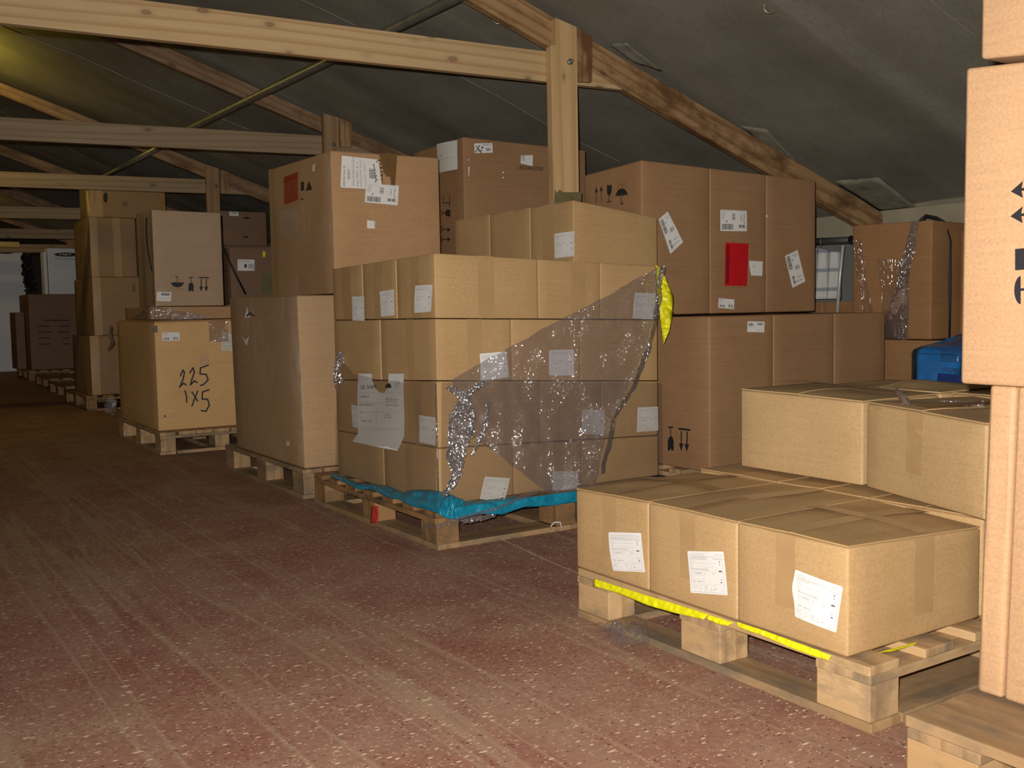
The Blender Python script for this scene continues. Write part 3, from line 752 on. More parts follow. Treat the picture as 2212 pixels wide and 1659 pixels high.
# torn bits of lining hanging by the rafter
def tear(pts, label, seed, mat):
    vs_, fs = [], []; n = 8
    P0 = [under_roof(x, y, 0.022) for x, y in pts]
    for j in range(n + 1):
        for i in range(n + 1):
            u, w_ = i / n, j / n; q = (P0[0] * (1 - u) + P0[1] * u) * (1 - w_) + (P0[3] * (1 - u) + P0[2] * u) * w_
            q = q + Vector((0, 0, -0.006 - 0.014 * abs(noise.noise(Vector((u * 5, w_ * 5, seed))))))
            vs_.append(q)
    for j in range(n):
        for i in range(n): a = j * (n + 1) + i; fs.append((a, a + 1, a + n + 2, a + n + 1))
    o = obj('loose_lining', vs_, fs, mat, smooth=True)
    s_ = o.modifiers.new('s', 'SOLIDIFY'); s_.thickness = 0.004
    return tag(o, label, 'roof lining', 'torn pieces of roof lining beside the front rafter')
mtear = plain('torn_fibre_lining', (0.30, 0.28, 0.21), 0.8, 0, 0.2, 0.35, 9)
tear([(1600, 268), (1655, 276), (1728, 352), (1664, 322)], 'small pale torn lining flap beside the middle of the front rafter', 1, mtear)
tear([(1800, 388), (1898, 380), (1982, 447), (1906, 456)], 'larger pale torn lining flap at the foot of the front rafter', 2, mtear)
tear([(1316, 92), (1352, 88), (1430, 150), (1372, 132)], 'faint dusty lining patch just below the top of the front post', 3, plain('dusty_lining_patch', (0.24, 0.225, 0.19), 0.8, 0, 0.2, 0.35, 9))

# ------------------------------------------------------------------ pallets
def pallet(label, x0, y0, LX, LY, deck='y', mats=('pal_mid',) * 3, H=0.144, seed=0, bw=0.10):
    rnd = random.Random(seed); root = thing('wooden_pallet', label, 'pallet', (x0 + LX / 2, y0 + LY / 2, 0), 'wooden pallets under the stacks')
    t = 0.021; zb = H - 2 * t
    def board(name, a, b_, mat, along, lb=None):
        # mesh with local X along the grain
        a, b_ = Vector(a), Vector(b_); c = (a + b_) / 2; d = (b_ - a) / 2
        j = rnd.uniform(-0.003, 0.003)
        if along == 'x': ext = (d.x, d.y, d.z); rot = Matrix.Identity(3)
        elif along == 'y': ext = (d.y, d.x, d.z); rot = Matrix.Rotation(PI / 2, 3, 'Z')
        o = obj(name, boxverts((-ext[0], -ext[1], -ext[2]), ext), BF, mat, loc=(0, 0, 0)); bevel_mesh(o, 0.003, 2)
        o.parent = root; o.matrix_local = Matrix.Translation(c - root.location + Vector((j, j, 0))) @ rot.to_4x4() @ Matrix.Rotation(rnd.uniform(-.006, .006), 4, 'Z')
        if lb: o['label'] = lb
        return o
    bx, by = bw, 0.145 if deck == 'y' else 0.10
    if deck == 'x': bx, by = 0.10, 0.13
    xs = [0, (LX - bx) / 2, LX - bx]; ys = [0, (LY - by) / 2, LY - by]
    for x in xs: board('bottom_board', (x0 + x, y0, 0), (x0 + x + bx, y0 + LY, t), M[mats[0]], 'y')
    for y in (ys[0], ys[2]): board('bottom_board', (x0 + bx + .002, y0 + y, 0), (x0 + LX - bx - .002, y0 + y + by, t), M[mats[0]], 'x')
    for x in xs:
        for y in ys: board('block', (x0 + x + .002, y0 + y + .002, t), (x0 + x + bx - .002, y0 + y + by - .002, zb), M[mats[1]], 'x' if deck == 'x' else 'y')
    if deck == 'y':
        for y in ys: board('stringer_board', (x0, y0 + y, zb), (x0 + LX, y0 + y + by, zb + t), M[mats[2]], 'x')
        n = 7; p = (LX - bx) / (n - 1)
        for i in range(n):
            w_ = bx * rnd.uniform(.9, 1.1) if 0 < i < n - 1 else bx
            board('deck_board', (x0 + p * i, y0, zb + t), (x0 + p * i + w_, y0 + LY, H), M[mats[2]], 'y')
    else:
        for x in xs: board('stringer_board', (x0 + x, y0, zb), (x0 + x + bx, y0 + LY, zb + t), M[mats[2]], 'y')
        n = 7; p = (LY - 0.1) / (n - 1)
        for i in range(n): board('deck_board', (x0, y0 + p * i, zb + t), (x0 + LX, y0 + p * i + 0.1, H), M[mats[2]], 'x')
    return root
pallet('pale pallet under the low front stack with the yellow sheet', 1.745, 1.335, 1.2, 1.02, 'y', ('pal_mid', 'pal_new', 'pal_new'), seed=1)
pallet('dark weathered pallet under the film-wrapped middle stack with blue sheet', 1.805, 3.315, 1.2, 1.2, 'x', ('pal_mid', 'pal_old', 'pal_old'), seed=2)
pallet('dusty pallet under the scuffed brown carton left of the wrapped stack', 1.80, 4.64, 0.8, 1.2, 'y', ('pal_mid', 'pal_mid', 'pal_mid'), seed=3)
pallet('light pallet under the carton marked 225', 1.645, 6.70, 0.8, 1.2, 'y', ('pal_new', 'pal_new', 'pal_new'), seed=4)
pallet('worn pallet corner sticking out at the bottom right', 1.59, -0.06, 1.0, 1.2, 'y', ('pal_mid', 'pal_new', 'pal_mid'), seed=5, bw=0.15)
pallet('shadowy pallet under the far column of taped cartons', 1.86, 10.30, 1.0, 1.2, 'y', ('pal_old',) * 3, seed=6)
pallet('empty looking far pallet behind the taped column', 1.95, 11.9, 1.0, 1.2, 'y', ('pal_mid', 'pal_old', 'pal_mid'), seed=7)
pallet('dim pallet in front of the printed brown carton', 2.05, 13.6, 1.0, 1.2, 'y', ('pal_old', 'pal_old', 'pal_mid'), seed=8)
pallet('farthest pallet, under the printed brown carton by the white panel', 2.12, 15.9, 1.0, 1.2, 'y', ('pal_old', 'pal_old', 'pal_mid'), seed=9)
pallet('pallet under the big reddish cartons right of the wrapped stack', 3.20, 3.30, 1.3, 1.2, 'x', ('pal_mid', 'pal_mid', 'pal_new'), seed=10)
pallet('pallet under the tall carton behind the post', 2.95, 5.02, 0.95, 0.8, 'y', ('pal_mid',) * 3, seed=11)
pallet('pallet under the cartons with the number 18 label', 2.62, 8.55, 1.0, 1.0, 'y', ('pal_old',) * 3, seed=12)
pallet('pallet below the film-wrapped carton at the eave wall', 4.68, 2.5, 0.9, 1.3, 'y', ('pal_old',) * 3, seed=13)

# ================================================================== CARTONS
D = 0.144
# ---- middle stack M -------------------------------------------------
MN = Vector((1.883, 3.429)); ML = Vector((1.883, 4.41)); MR = Vector((3.003, 3.429))
lev = []
for yn, yl, yr in ((1092, 1024, 1042), (968, 930, 940), (822, 820, 822), (687, 691, 690), (545, 580, 573)):
    lev.append((zpx(MN, yn), zpx(MR, yr), zpx(ML, yl)))
lev[0] = (D + .004, D + .004, D + .004)
def mz(k, x, y):      # height of level k at local (x,y), tilted plane
    n_, r_, l_ = lev[k]; return n_ + (r_ - n_) * x / 1.12 + (l_ - n_) * y / 0.981
def mbox(k, x, y, wx_, wy, label, **kw):
    z0 = [mz(k, *p) for p in ((x, y), (x + wx_, y), (x, y + wy), (x + wx_, y + wy))]
    z1 = [mz(k + 1, *p) - 0.003 for p in ((x, y), (x + wx_, y), (x, y + wy), (x + wx_, y + wy))]
    g = 0.0025
    return Carton('cardboard_box', label, M['kraft'], (MN.x + x + g, MN.y + y + g), wx_ - 2 * g, wy - 2 * g, z0, z1, group='kraft boxes in the wrapped middle stack', bulge=0.005, seed=k * 10 + int(x * 9) + int(y * 5), **kw)
row = ['bottom', 'second', 'third', 'fourth']
mb = {}
for k in range(4):
    if k in (0, 2):
        lay = [(0, 0, .345, .49, 'corner box'), (0, .49, .345, .491, 'left rear box'), (.345, 0, .345, .49, 'second box along the right side'), (.69, 0, .43, .33, 'far right box')]
    else:
        lay = [(0, 0, .48, .327, 'corner box'), (0, .327, .48, .327, 'middle box on the left side'), (0, .654, .48, .327, 'left rear box'), (.48, 0, .32, .49, 'second box along the right side'), (.80, 0, .32, .49, 'far right box')]
    for i, (x, y, wx_, wy, nm) in enumerate(lay):
        mb[(k, i)] = mbox(k, x, y, wx_, wy, 'kraft %s in the %s layer of the film-wrapped middle stack' % (nm, row[k]))
for (x, y, wx_, wy, nm) in ((.48, .49, .64, .491, 'rear box'),):
    mbox(3, x, y, wx_, wy, 'kraft rear box in the fourth layer, carrying the set-back top row')
    for k in range(3): mbox(k, .69 if k in (0, 2) else .48, .49, .43 if k in (0, 2) else .64, .491, 'kraft rear right box in the %s layer of the middle stack' % row[k])
for k, i, fc, u0, u1 in ((3, 0, 'L', .40, .62), (3, 1, 'L', .36, .62), (3, 2, 'L', .35, .65), (2, 0, 'L', .50, .62), (1, 0, 'L', .42, .62), (2, 0, 'R', .40, .60), (3, 0, 'R', .40, .56), (3, 3, 'R', .52, .76), (0, 0, 'L', .42, .54), (0, 2, 'R', .4, .55)):
    mb[(k, i)].tape(fc, u0, u1)
LBW = [((k, i), fc, px, nu) for (k, i), fc, px, nu in (
    ((3, 0), 'L', [(899, 617), (935, 615), (932, 673), (896, 676)], '0004'),
    ((3, 1), 'L', [(821, 630), (852, 625), (853, 681), (824, 684)], '0005'),
    ((3, 2), 'L', [(761, 641), (787, 640), (788, 693), (762, 692)], '0006'),
    ((1, 0), 'L', [(907, 896), (942, 902), (941, 962), (907, 955)], '0014'),
    ((1, 2), 'L', [(761, 874), (777, 878), (779, 926), (763, 922)], '0016'),
    ((2, 0), 'R', [(1035, 764), (1094, 759), (1098, 815), (1038, 822)], '0009'),
    ((2, 2), 'R', [(1185, 756), (1239, 755), (1240, 811), (1185, 811)], '0010'),
    ((1, 3), 'R', [(1257, 885), (1306, 885), (1304, 939), (1255, 938)], '0011'),
    ((1, 4), 'R', [(1377, 880), (1421, 878), (1422, 930), (1374, 933)], '0012'),
    ((0, 0), 'R', [(1046, 1029), (1101, 1033), (1090, 1083), (1036, 1078)], '0017'),
    ((0, 2), 'R', [(1193, 1018), (1248, 1018), (1245, 1058), (1193, 1060)], '0018'),
    ((3, 4), 'R', [(1369, 632), (1415, 634), (1413, 690), (1366, 688)], '0003'))]
for key, fc, px, nu in LBW: mb[key].sticker(fc, px, lab_polythene(nu))
# the set-back top row
L6 = Vector((2.699, 3.636)); zt = zpx(L6, 432)
zb6 = lambda x, y: mz(4, x - MN.x, y - MN.y)
m6 = []
for i, (y0, y1, lb) in enumerate(((0, .34, 'kraft box nearest the aisle in the set-back top row of the middle stack'), (.34, .70, 'middle kraft box in the set-back top row of the middle stack'), (.70, 1.05, 'rear kraft box with a raised flap in the set-back top row'))):
    m6.append(Carton('cardboard_box', lb, M['kraft'], (2.699, 3.636 + y0 + .002), 0.485, y1 - y0 - .004, [zb6(2.699, 3.636 + y0), zb6(3.18, 3.636 + y0), zb6(2.699, 3.636 + y0) + .0, zb6(3.18, 3.636 + y0)], [zt, zpx((3.184, 3.636), 470), zt - .004, zpx((3.184, 3.636), 470)], group='kraft boxes in the wrapped middle stack', bulge=0.005, seed=60 + i))
m6[0].tape('L', .30, .55); m6[1].tape('L', .35, .6); m6[2].tape('L', .55, .75)
m6[0].sticker('L', [(1199, 505), (1241, 499), (1241, 553), (1200, 558)], lab_polythene('0001'))

# ---- UK SHIPPING sheet on the left side of the middle stack
def uk(p):
    p.text('UK SHIPP', .08, .24, .065, width=.34); p.sym('dome', .60, .14, .74, .30); p.line([(.67, .22), (.67, .30)], .006, 'ink_grey')
    p.sym('fork', .80, .11, .92, .24)
    for y in (.30, .46, .60, .84): p.line([(.04, y), (.96, y)], .003, 'ink_grey')
    p.line([(.42, .46), (.42, .76)], .003, 'ink_grey')
    p.text('L-400326', .05, .37, .028, mat='ink'); p.text('PO01-96032 D-41', .05, .50, .03, mat='ink', width=.3); p.text('Bestellnummer / LR', .05, .445, .016, mat='ink_grey')
    p.text('An / To', .62, .38, .02, mat='ink_grey'); p.text('MBT Shoes Ltd', .62, .41, .022, mat='ink'); p.text('Unit 5 Ind. Park', .62, .44, .02, mat='ink'); p.text('United Kingdom', .62, .50, .022, mat='ink')
    p.text('11', .07, .62, .03, mat='ink'); p.text('VPE', .07, .69, .016, mat='ink_grey'); p.text('HAT 120', .08, .75, .03, mat='ink'); p.text('PE sacks', .60, .65, .02, mat='ink'); p.text('No. 1901', .60, .69, .02, mat='ink')
    p.text('UNTER DRUCK NICHT STAPELN  PLEASE KEEP DRY', .06, .875, .016, mat='ink_grey', width=.85)
shp = [(0, 0), (.0, .93), (-.10, 1.06), (.92, 1.20), (.985, .98), (1.0, 0), (.67, 0), (.655, .15), (.63, .245), (.59, .285), (.53, .30), (.46, .285), (.41, .25), (.37, .19), (.33, .10), (.325, 0)]
q4 = [(778, 807), (878, 807), (880, 945), (778, 945)]
class _W(Carton):      # whole left wall of the stack, used only to place things on it
    def __init__(s):
        s.seed = 0; s.b = 0.0; s.dome = False; s.LX = 1.12; s.LY = .981
        q = [(MN.x, MN.y), (MR.x, MR.y), (ML.x, ML.y), (MR.x, ML.y)]
        s.c = [Vector((a, b_, D)) for a, b_ in q] + [Vector((a, b_, 1.10)) for a, b_ in q]
        s.nL = Vector((-1, 0, 0)); s.nR = Vector((0, -1, 0)); s.root = None
W = _W()
quad = [W.uv('L', *p) for p in q4]
sh, qf = W.sheet('shipping_sheet', 'L', quad, M['paper'], 0.0)
bpy.data.objects.remove(sh)
# sheet outline as a gridded surface, cut by the notch
bm = bmesh.new()
vs_ = [bm.verts.new((x, y, 0)) for x, y in shp]; fce = bm.faces.new(vs_)
bmesh.ops.triangulate(bm, faces=[fce]); bmesh.ops.subdivide_edges(bm, edges=bm.edges[:], cuts=3, use_grid_fill=True)
curl = lambda x, y: 0.010 + 0.003 * math.sin(x * 7 + y * 4) + 0.02 * max(0, y - .9) ** 1.2 * 4
vv = []
for v_ in bm.verts:
    u, w_ = qf(v_.co.x, v_.co.y); vv.append(W.S('L', u, w_, curl(v_.co.x, v_.co.y)))
bm.verts.index_update(); ff = [tuple(x.index for x in f.verts) for f in bm.faces]; bm.free()
uks = tag(obj('shipping_sheet', vv, ff, M['paper'], smooth=True), 'large white UK shipping sheet with a torn round notch on the middle stack', 'paper sheet')
p = Print(0.72); uk(p); W.root = uks
W.ink('printed_text', 'L', qf, p, uks, 0.0016, lift=lambda x, y: curl(x, y))

# ---- scuffed carton and the tall one left of the wrapped stack -------
N3 = Vector((1.815, 4.645)); h3 = .984
c3 = Carton('large_carton', 'scuffed dark brown carton standing on a pallet left of the wrapped stack', M['scuffed'], N3, 0.78, 1.03, D + .003, [zpx(N3, 638), .985, .99], bulge=0.006, seed=71, bev=0.008, lean=(-.012, 0), group='large cartons along the aisle')
c3.sheet('torn_patch', 'L', [c3.uv('L', *q_) for q_ in ((528, 682), (546, 682), (542, 725), (524, 720))], M['tall_kraft'], .001, label='pale torn patch')
c3.sticker('L', [(538, 662), (540, 662), (545, 686), (533, 686)], lambda p: p.text('A', .3, .9, .4), name='torn_label', label='torn remains of a white label', shape=[(.5, 0), (1, 1), (0, 1)])
c3.sticker('L', [(525, 722), (543, 722), (540, 747), (534, 747)], None, name='torn_label', label='torn remains of a white label', shape=[(.0, 0), (.4, .5), (1, .2), (.6, 1)])
c3.sticker('L', [(621, 953), (628, 953), (628, 963), (621, 963)], None, name='torn_patch', mat='paper_old', label='small chipped spot')
PT = onY(724, 632, 4.70); tz = PT.z - .0
zT = lambda x, y, py: zpx((x, y), py)
tl = Carton('large_carton', 'tall tan URGENT carton stacked on the scuffed brown carton', M['tall_kraft'], (PT.x, 4.70), 0.60, 0.88, .992, [zT(PT.x, 4.70, 325), zT(PT.x + .6, 4.70, 341), zT(PT.x, 5.58, 367)], bulge=0.006, seed=72, bev=0.007, group='large cartons along the aisle')
# fit the left end to the photo
tl.tape('L', .0, .06, 0, 1, 'tape_clear')
def lab_urgent(p):
    p.text('Dealer Dist Centre  5D', .10, .95, .075, 90, width=.42 / 1.0 if False else None, squeeze=.62)
    p.text('URGENT', .22, .74, .08, 90, squeeze=.75)
    p.text('CWI No. 770/17695/PD  Date 31-Mar-2014', .32, .94, .045, 90, squeeze=.85); p.text('Product  7970222    80    2', .42, .94, .045, 90, squeeze=1.1)
    p.text('ARRIVE Electronic Services  Wh Storeplan2', .50, .94, .035, 90, squeeze=1.0); p.text('Time London 49713     Check Depot 3', .61, .94, .035, 90, squeeze=1.0)
    for x in (.26, .35, .44, .54): p.line([(x, .05), (x, .95)], .003, 'ink_grey')
    p.bars(.71, .33, .86, .66, 16, horiz=True, seed=4)
tl.sticker('R', [(738, 336), (817, 345), (825, 410), (735, 405)], lab_urgent, label='white URGENT delivery label')
tl.marks('R', [(800, 345), (828, 345), (828, 396), (800, 396)], lambda p: (p.line([(.75, .0), (.5, .05), (.45, .12), (.8, .2), (.9, .1), (.6, .02)], .03, 'marker'), p.line([(.25, .2), (.3, .45), (.9, .35), (.2, .22)], .03, 'marker'), p.line([(.3, .55), (.9, .5), (.9, .65), (.35, .66), (.3, .55)], .03, 'marker'), p.line([(.35, .72), (.9, .68), (.9, .82), (.4, .84), (.35, .72)], .03, 'marker'), p.line([(.4, .98), (.35, .90), (.9, .86), (.9, .98)], .03, 'marker')), 'pen_writing', 'looping black pen numbers')
def lab_route2(p):
    lab_routing(p)
tl.sticker('R', [(790, 397), (861, 401), (858, 444), (787, 437)], lab_route2, off=.002, label='white routing label with barcodes')
tl.sticker('R', [(817, 331), (857, 333), (853, 401), (834, 400)], None, name='packing_tape', mat='tape_dark', label='dark brown tape over the labels', off=.0055, shape=[(0, 0), (1, 0), (.96, 1), (.5, 1.0), (.5, .74), (.12, .72), (.0, .6)])
tl.sticker('R', [(792, 476), (809, 478), (808, 494), (792, 493)], lambda p: (p.text('PDM2', .75, .1, .18, -90, 'ink_grey'), p.text('24.7', .3, .3, .15, -90, 'ink_grey')), label='small square white sticker')
tl.sticker('L', [(615, 383), (645, 371), (646, 432), (615, 443)], lambda p: p.poly([(0, 0), (1, 0), (1, .18), (0, .22)], 'red_dark'), name='red_pouch', mat='red_faded', label='faded red document pouch')
tl.marks('L', [(652, 388), (676, 385), (676, 436), (652, 436)], lambda p: (p.rect(.0, .1, .28, .5), p.poly([(.42, .55), (.7, .1), (1, .45), (.9, .5), (.6, .5)]), p.sym('dome', .0, .84, .25, .98)))
tl.sticker('L', [(677, 357), (682, 353), (681, 369), (676, 371)], None, label='thin white sticker')
tl.sheet('scrape_patch', 'L', [tl.uv('L', *q_) for q_ in ((602, 455), (646, 450), (648, 505), (606, 508))], M['pale_kraft'], .001, label='pale rounded patch where a label was pulled off', shape=[(.06, .08), (.15, .01), (.85, 0), (1, .12), (1, .85), (.9, .97), (.5, 1.04), (.12, 1.0), (.0, .85)])

# ---- carton marked 225 and what stands on it ------------------------
c5 = Carton('large_carton', 'carton with handwritten 225 and 1x5 on a light pallet', M['golden'], (1.664, 6.807), 0.80, 1.10, D + .002, [zpx((1.664, 6.807), 697), .862, .862], bulge=0.008, seed=73, bev=0.006, flaps='x', group='large cartons along the aisle')
def hand_a(p):
    S = lambda pts, w_=.034: p.line(pts, w_ * 2, 'marker')
    S([(.02, .50), (.10, .24), (.15, .34), (.10, .68), (.0, 1.0), (.12, .83), (.20, .90)]); S([(.32, .36), (.42, .14), (.46, .34), (.38, .68), (.34, .90), (.46, .73), (.55, .80)])
    S([(.90, .02), (.66, .14), (.64, .41), (.84, .43), (.90, .68), (.76, .88), (.66, .93)])
def hand_b(p):
    S = lambda pts, w_=.034: p.line(pts, w_ * 2, 'marker')
    S([(.12, .05), (.17, .30), (.17, .55)]); S([(.36, .10), (.55, .50)]); S([(.56, .06), (.44, .42), (.36, .72)]); S([(.95, .0), (.72, .10), (.71, .42), (.90, .42), (.96, .70), (.84, .97), (.68, .93)])
c5.marks('R', [(388, 788), (456, 788), (456, 836), (388, 836)], hand_a, 'pen_writing', 'black handwritten 225')
c5.marks('R', [(392, 842), (454, 842), (454, 890), (392, 890)], hand_b, 'pen_writing', 'black handwritten 1x5')
c5.sticker('R', [(350, 718), (388, 718), (388, 736), (350, 736)], lab_small)
c5.sticker('R', [(478, 721), (516, 722), (516, 759), (477, 757)], lambda p: (p.text('NOTE', .5, .12, .06, mat='ink_grey'), *[p.line([(.06, y), (.94, y)], .015, 'ink_grey') for y in (.2, .36, .40, .52, .74, .9)]), mat='paper_old', label='cream delivery note')
c5.marks('R', [(431, 768), (451, 768), (451, 789), (431, 789)], lambda p: (p.line([(.5 + .45 * math.cos(a * .5), .5 + .45 * math.sin(a * .5)) for a in range(13)], .05, 'ink_grey'), p.text('RESY', .15, .6, .22, mat='ink_grey', width=.7)), label='faint round recycling stamp')
c5.marks('R', [(354, 897), (358, 897), (358, 901), (354, 901)], lambda p: p.rect(0, 0, 1, 1, 'ink_blue'), label='small blue mark')
c5.sheet('packing_tape', 'R', [(.44, 1), (.60, 1), (.60, .80), (.44, .80)], M['film'], .002, label='crinkled clear tape')
c5.sticker('L', [(329, 704), (340, 703), (341, 718), (329, 719)], lambda p: p.text('A', .2, .8, .5), mat='paper_old')
wl = Carton('flat_carton', 'low flat carton wrapped in film, lying on the 225 carton', M['tall_kraft'], (1.72, 7.10), 0.78, 0.78, .872, [.958, .955, .958], bulge=0.003, seed=74, group='large cartons along the aisle')
sy_n = onX(333, 653, 1.75); zb = .962
sy = Carton('upright_carton', 'pale upright carton with upside-down umbrella, glass and arrow marks', M['pale_kraft'], (1.765, 7.16), 0.47, 0.45, zb, [zpx((1.765, 7.16), 453), zpx((2.235, 7.16), 460), zpx((1.765, 7.61), 461)], bulge=0.003, seed=75, group='large cartons along the aisle')
sy.marks('R', [(369, 597), (397, 597), (397, 629), (369, 629)], lambda p: p.sym('umbrella', 0, 0, 1, 1, 180))
sy.marks('R', [(405, 598), (420, 598), (420, 629), (405, 629)], lambda p: p.sym('glass', 0, 0, 1, 1, 180))
sy.marks('R', [(429, 598), (451, 599), (451, 630), (429, 630)], lambda p: p.sym('arrows', 0, 0, 1, 1, 180))
sy.sticker('R', [(339, 630), (370, 631), (369, 651), (338, 650)], lambda p: (p.rect(.3, .12, .9, .4, 'ink_grey'), p.line([(.1, .7), (.9, .7)], .03, 'ink_grey')))
sy.tape('L', .86, 1.0, 0, 1, 'tape_clear'); sy.tape('L', 0.25, .5, 0, 1, 'tape_clear')
sp = [onX(316, 470, 1.755), onX(316, 500, 1.745), onX(318, 530, 1.742), onX(323, 560, 1.748), onX(328, 585, 1.755)]
tag(tube('packing_strap', sp, 0.005, M['black'], seg=6), 'black strap curving down the side of the pale upright carton', 'strap', 'black packing straps')

# ---- far column of taped cartons ------------------------------------
tm = dict(group='taped cartons in the far column', bulge=0.006)
X0 = lambda px, py: onY(px, py, 10.37).x
T4 = Carton('taped_carton', 'bottom carton of the far taped column', M['far_kraft'], (1.93, 10.37), 0.50, 0.90, D + .002, .715, seed=81, **tm)
T3 = Carton('taped_carton', 'third carton from the top of the far column, shiny tape down its side', M['far_kraft'], (1.975, 10.36), 0.46, 0.92, .718, 1.275, seed=82, **tm)
T2 = Carton('taped_carton', 'second carton from the top of the far column, with a lengthwise tape', M['far_kraft'], (1.975, 10.37), 0.42, 0.80, 1.278, 1.842, seed=83, lean=(0.0, 0), **tm)
T1 = Carton('taped_carton', 'top carton of the far column with an oval hand hole', M['far_kraft'], (1.99, 10.37), 0.70, 0.50, 1.846, 2.235, seed=84, **tm)
T5 = Carton('taped_carton', 'carton mostly hidden behind the pale upright carton, beside the far column', M['far_kraft'], (2.45, 10.52), 0.5, 0.7, D + .002, 1.842, seed=85, **tm)
for t_ in (T4, T3, T2, T1): t_.tape('R', 0, .16, 0, 1, 'tape_clear'); t_.tape('L', .72, 1.0, 0, 1, 'tape_clear')
T3.tape('L', .45, .62, 0, 1, 'film_rope' if False else 'tape'); T2.tape('R', .50, .66, 0, 1)
T1.marks('R', [(223, 415), (233, 415), (233, 438), (223, 438)], lambda p: p.poly([(.5 + .5 * math.cos(a * PI / 8), .5 + .5 * math.sin(a * PI / 8) * (1.0)) for a in range(16)]), 'hand_hole', 'oval hand hole')
T1.marks('R', [(265, 436), (275, 436), (275, 446), (265, 446)], lambda p: p.line([(.5 + .4 * math.cos(a * PI / 6), .5 + .4 * math.sin(a * PI / 6)) for a in range(13)], .14))
T1.tape('R', .05, .28, .38, .62, 'tape'); T1.tape('R', .88, 1.0, 0, 1, 'tape')
for t_, q_ in ((T2, [(173, 495), (181, 495), (181, 578), (173, 578)]), (T3, [(162, 620), (168, 620), (168, 705), (162, 705)]), (T4, [(174, 740), (182, 740), (182, 830), (174, 830)])):
    t_.marks('L', q_, lambda p: p.text('reichelt', .15, .02, .7 * .1, -90, width=.95), 'printed_text', 'black lettering running downwards')
T3.marks('R', [(282, 612), (297, 612), (297, 655), (282, 655)], lambda p: p.text('reic', .25, .0, .7 * .3, -90), 'printed_text', 'large black lettering running downwards')
T4.marks('R', [(214, 780), (232, 780), (232, 800), (214, 800)], lambda p: p.line([(.5 + .45 * math.cos(a * .5), .5 + .45 * math.sin(a * .5)) for a in range(14)], .07, 'ink_grey'))

# ---- cartons behind, middle left ------------------------------------
b18 = Carton('large_carton', 'brown carton carrying the white label with the number 18', M['dull_kraft'], (2.75, 8.6), 0.85, 0.6, .985, [zpx((2.75, 8.6), 535), zpx((3.6, 8.6), 537), zpx((2.75, 9.2), 541)], bulge=0.004, seed=91, group='cartons in the dim middle rows')
Carton('large_carton', 'lower carton beneath the one with the number 18 label', M['dull_kraft'], (2.72, 8.6), 0.9, 0.8, D + .002, .982, seed=92, group='cartons in the dim middle rows')
b18.sticker('R', [(513, 560), (550, 561), (550, 585), (513, 585)], lambda p: (p.text('18', .64, .80, .42, squeeze=.7), p.rect(.40, .42, .53, .72, 'ink'), p.rect(.92, .3, .97, .9, 'ink_grey'), p.line([(.05, .15), (.7, .15)], .04, 'ink_grey')), label='white label with the number 18')
b18.sheet('green_patch', 'R', [b18.uv('R', *q_) for q_ in ((564, 590), (592, 590), (592, 634), (564, 634))], M['tape_green'], .001, label='dark greenish patch')
b18.sheet('yellow_tape', 'R', [b18.uv('R', *q_) for q_ in ((567, 543), (573, 543), (573, 555), (567, 555))], M['yellow'], .0015, label='short piece of yellow tape')
b18b = Carton('large_carton', 'narrow brown carton edge between the pale upright carton and the 18 carton', M['dull_kraft'], (2.56, 8.75), 0.16, 0.5, .985, [zpx((2.56, 8.75), 533)] * 3, bulge=.002, seed=93, group='cartons in the dim middle rows')
Carton('large_carton', 'carton supporting the narrow brown carton behind the pale upright one', M['dull_kraft'], (2.55, 8.75), 0.16, 0.6, D + .002, .982, seed=94, group='cartons in the dim middle rows')
s0, s1 = onY(482, 533, 8.57), onY(531, 636, 8.57)
tag(tube('packing_strap', [s0, s0.lerp(s1, .3) - Vector((0.004, 0, .004)), s0.lerp(s1, .6) - Vector((0.006, 0, 0)), s1], 0.009, M['black'], seg=6), 'black strap slanting across the front of the 18 carton', 'strap', 'black packing straps')
dk = Carton('large_carton', 'small dim carton high up behind the 18 carton', M['dull_kraft'], (3.144, 10.15), 0.494, 0.45, zpx((3.144, 10.15), 530), [zpx((3.144, 10.15), 455), zpx((3.638, 10.15), 459), zpx((3.144, 10.6), 458)], bulge=.004, seed=95, group='cartons in the dim middle rows')
Carton('large_carton', 'dark carton stack supporting the small dim carton', M['dull_kraft'], (3.10, 10.13), 0.58, 0.55, 0.0, zpx((3.144, 10.15), 530) - .003, seed=96, group='cartons in the dim middle rows')
dk.sticker('R', [(495, 457), (515, 458), (515, 467), (495, 466)], scribble, mat='paper')
dk.marks('R', [(525, 468), (540, 468), (540, 478), (525, 478)], lambda p: p.sym('dome', 0, 0, 1, 1)); dk.marks('R', [(525, 505), (537, 505), (537, 515), (525, 515)], lambda p: p.sym('dome', 0, 0, 1, 1, 180))

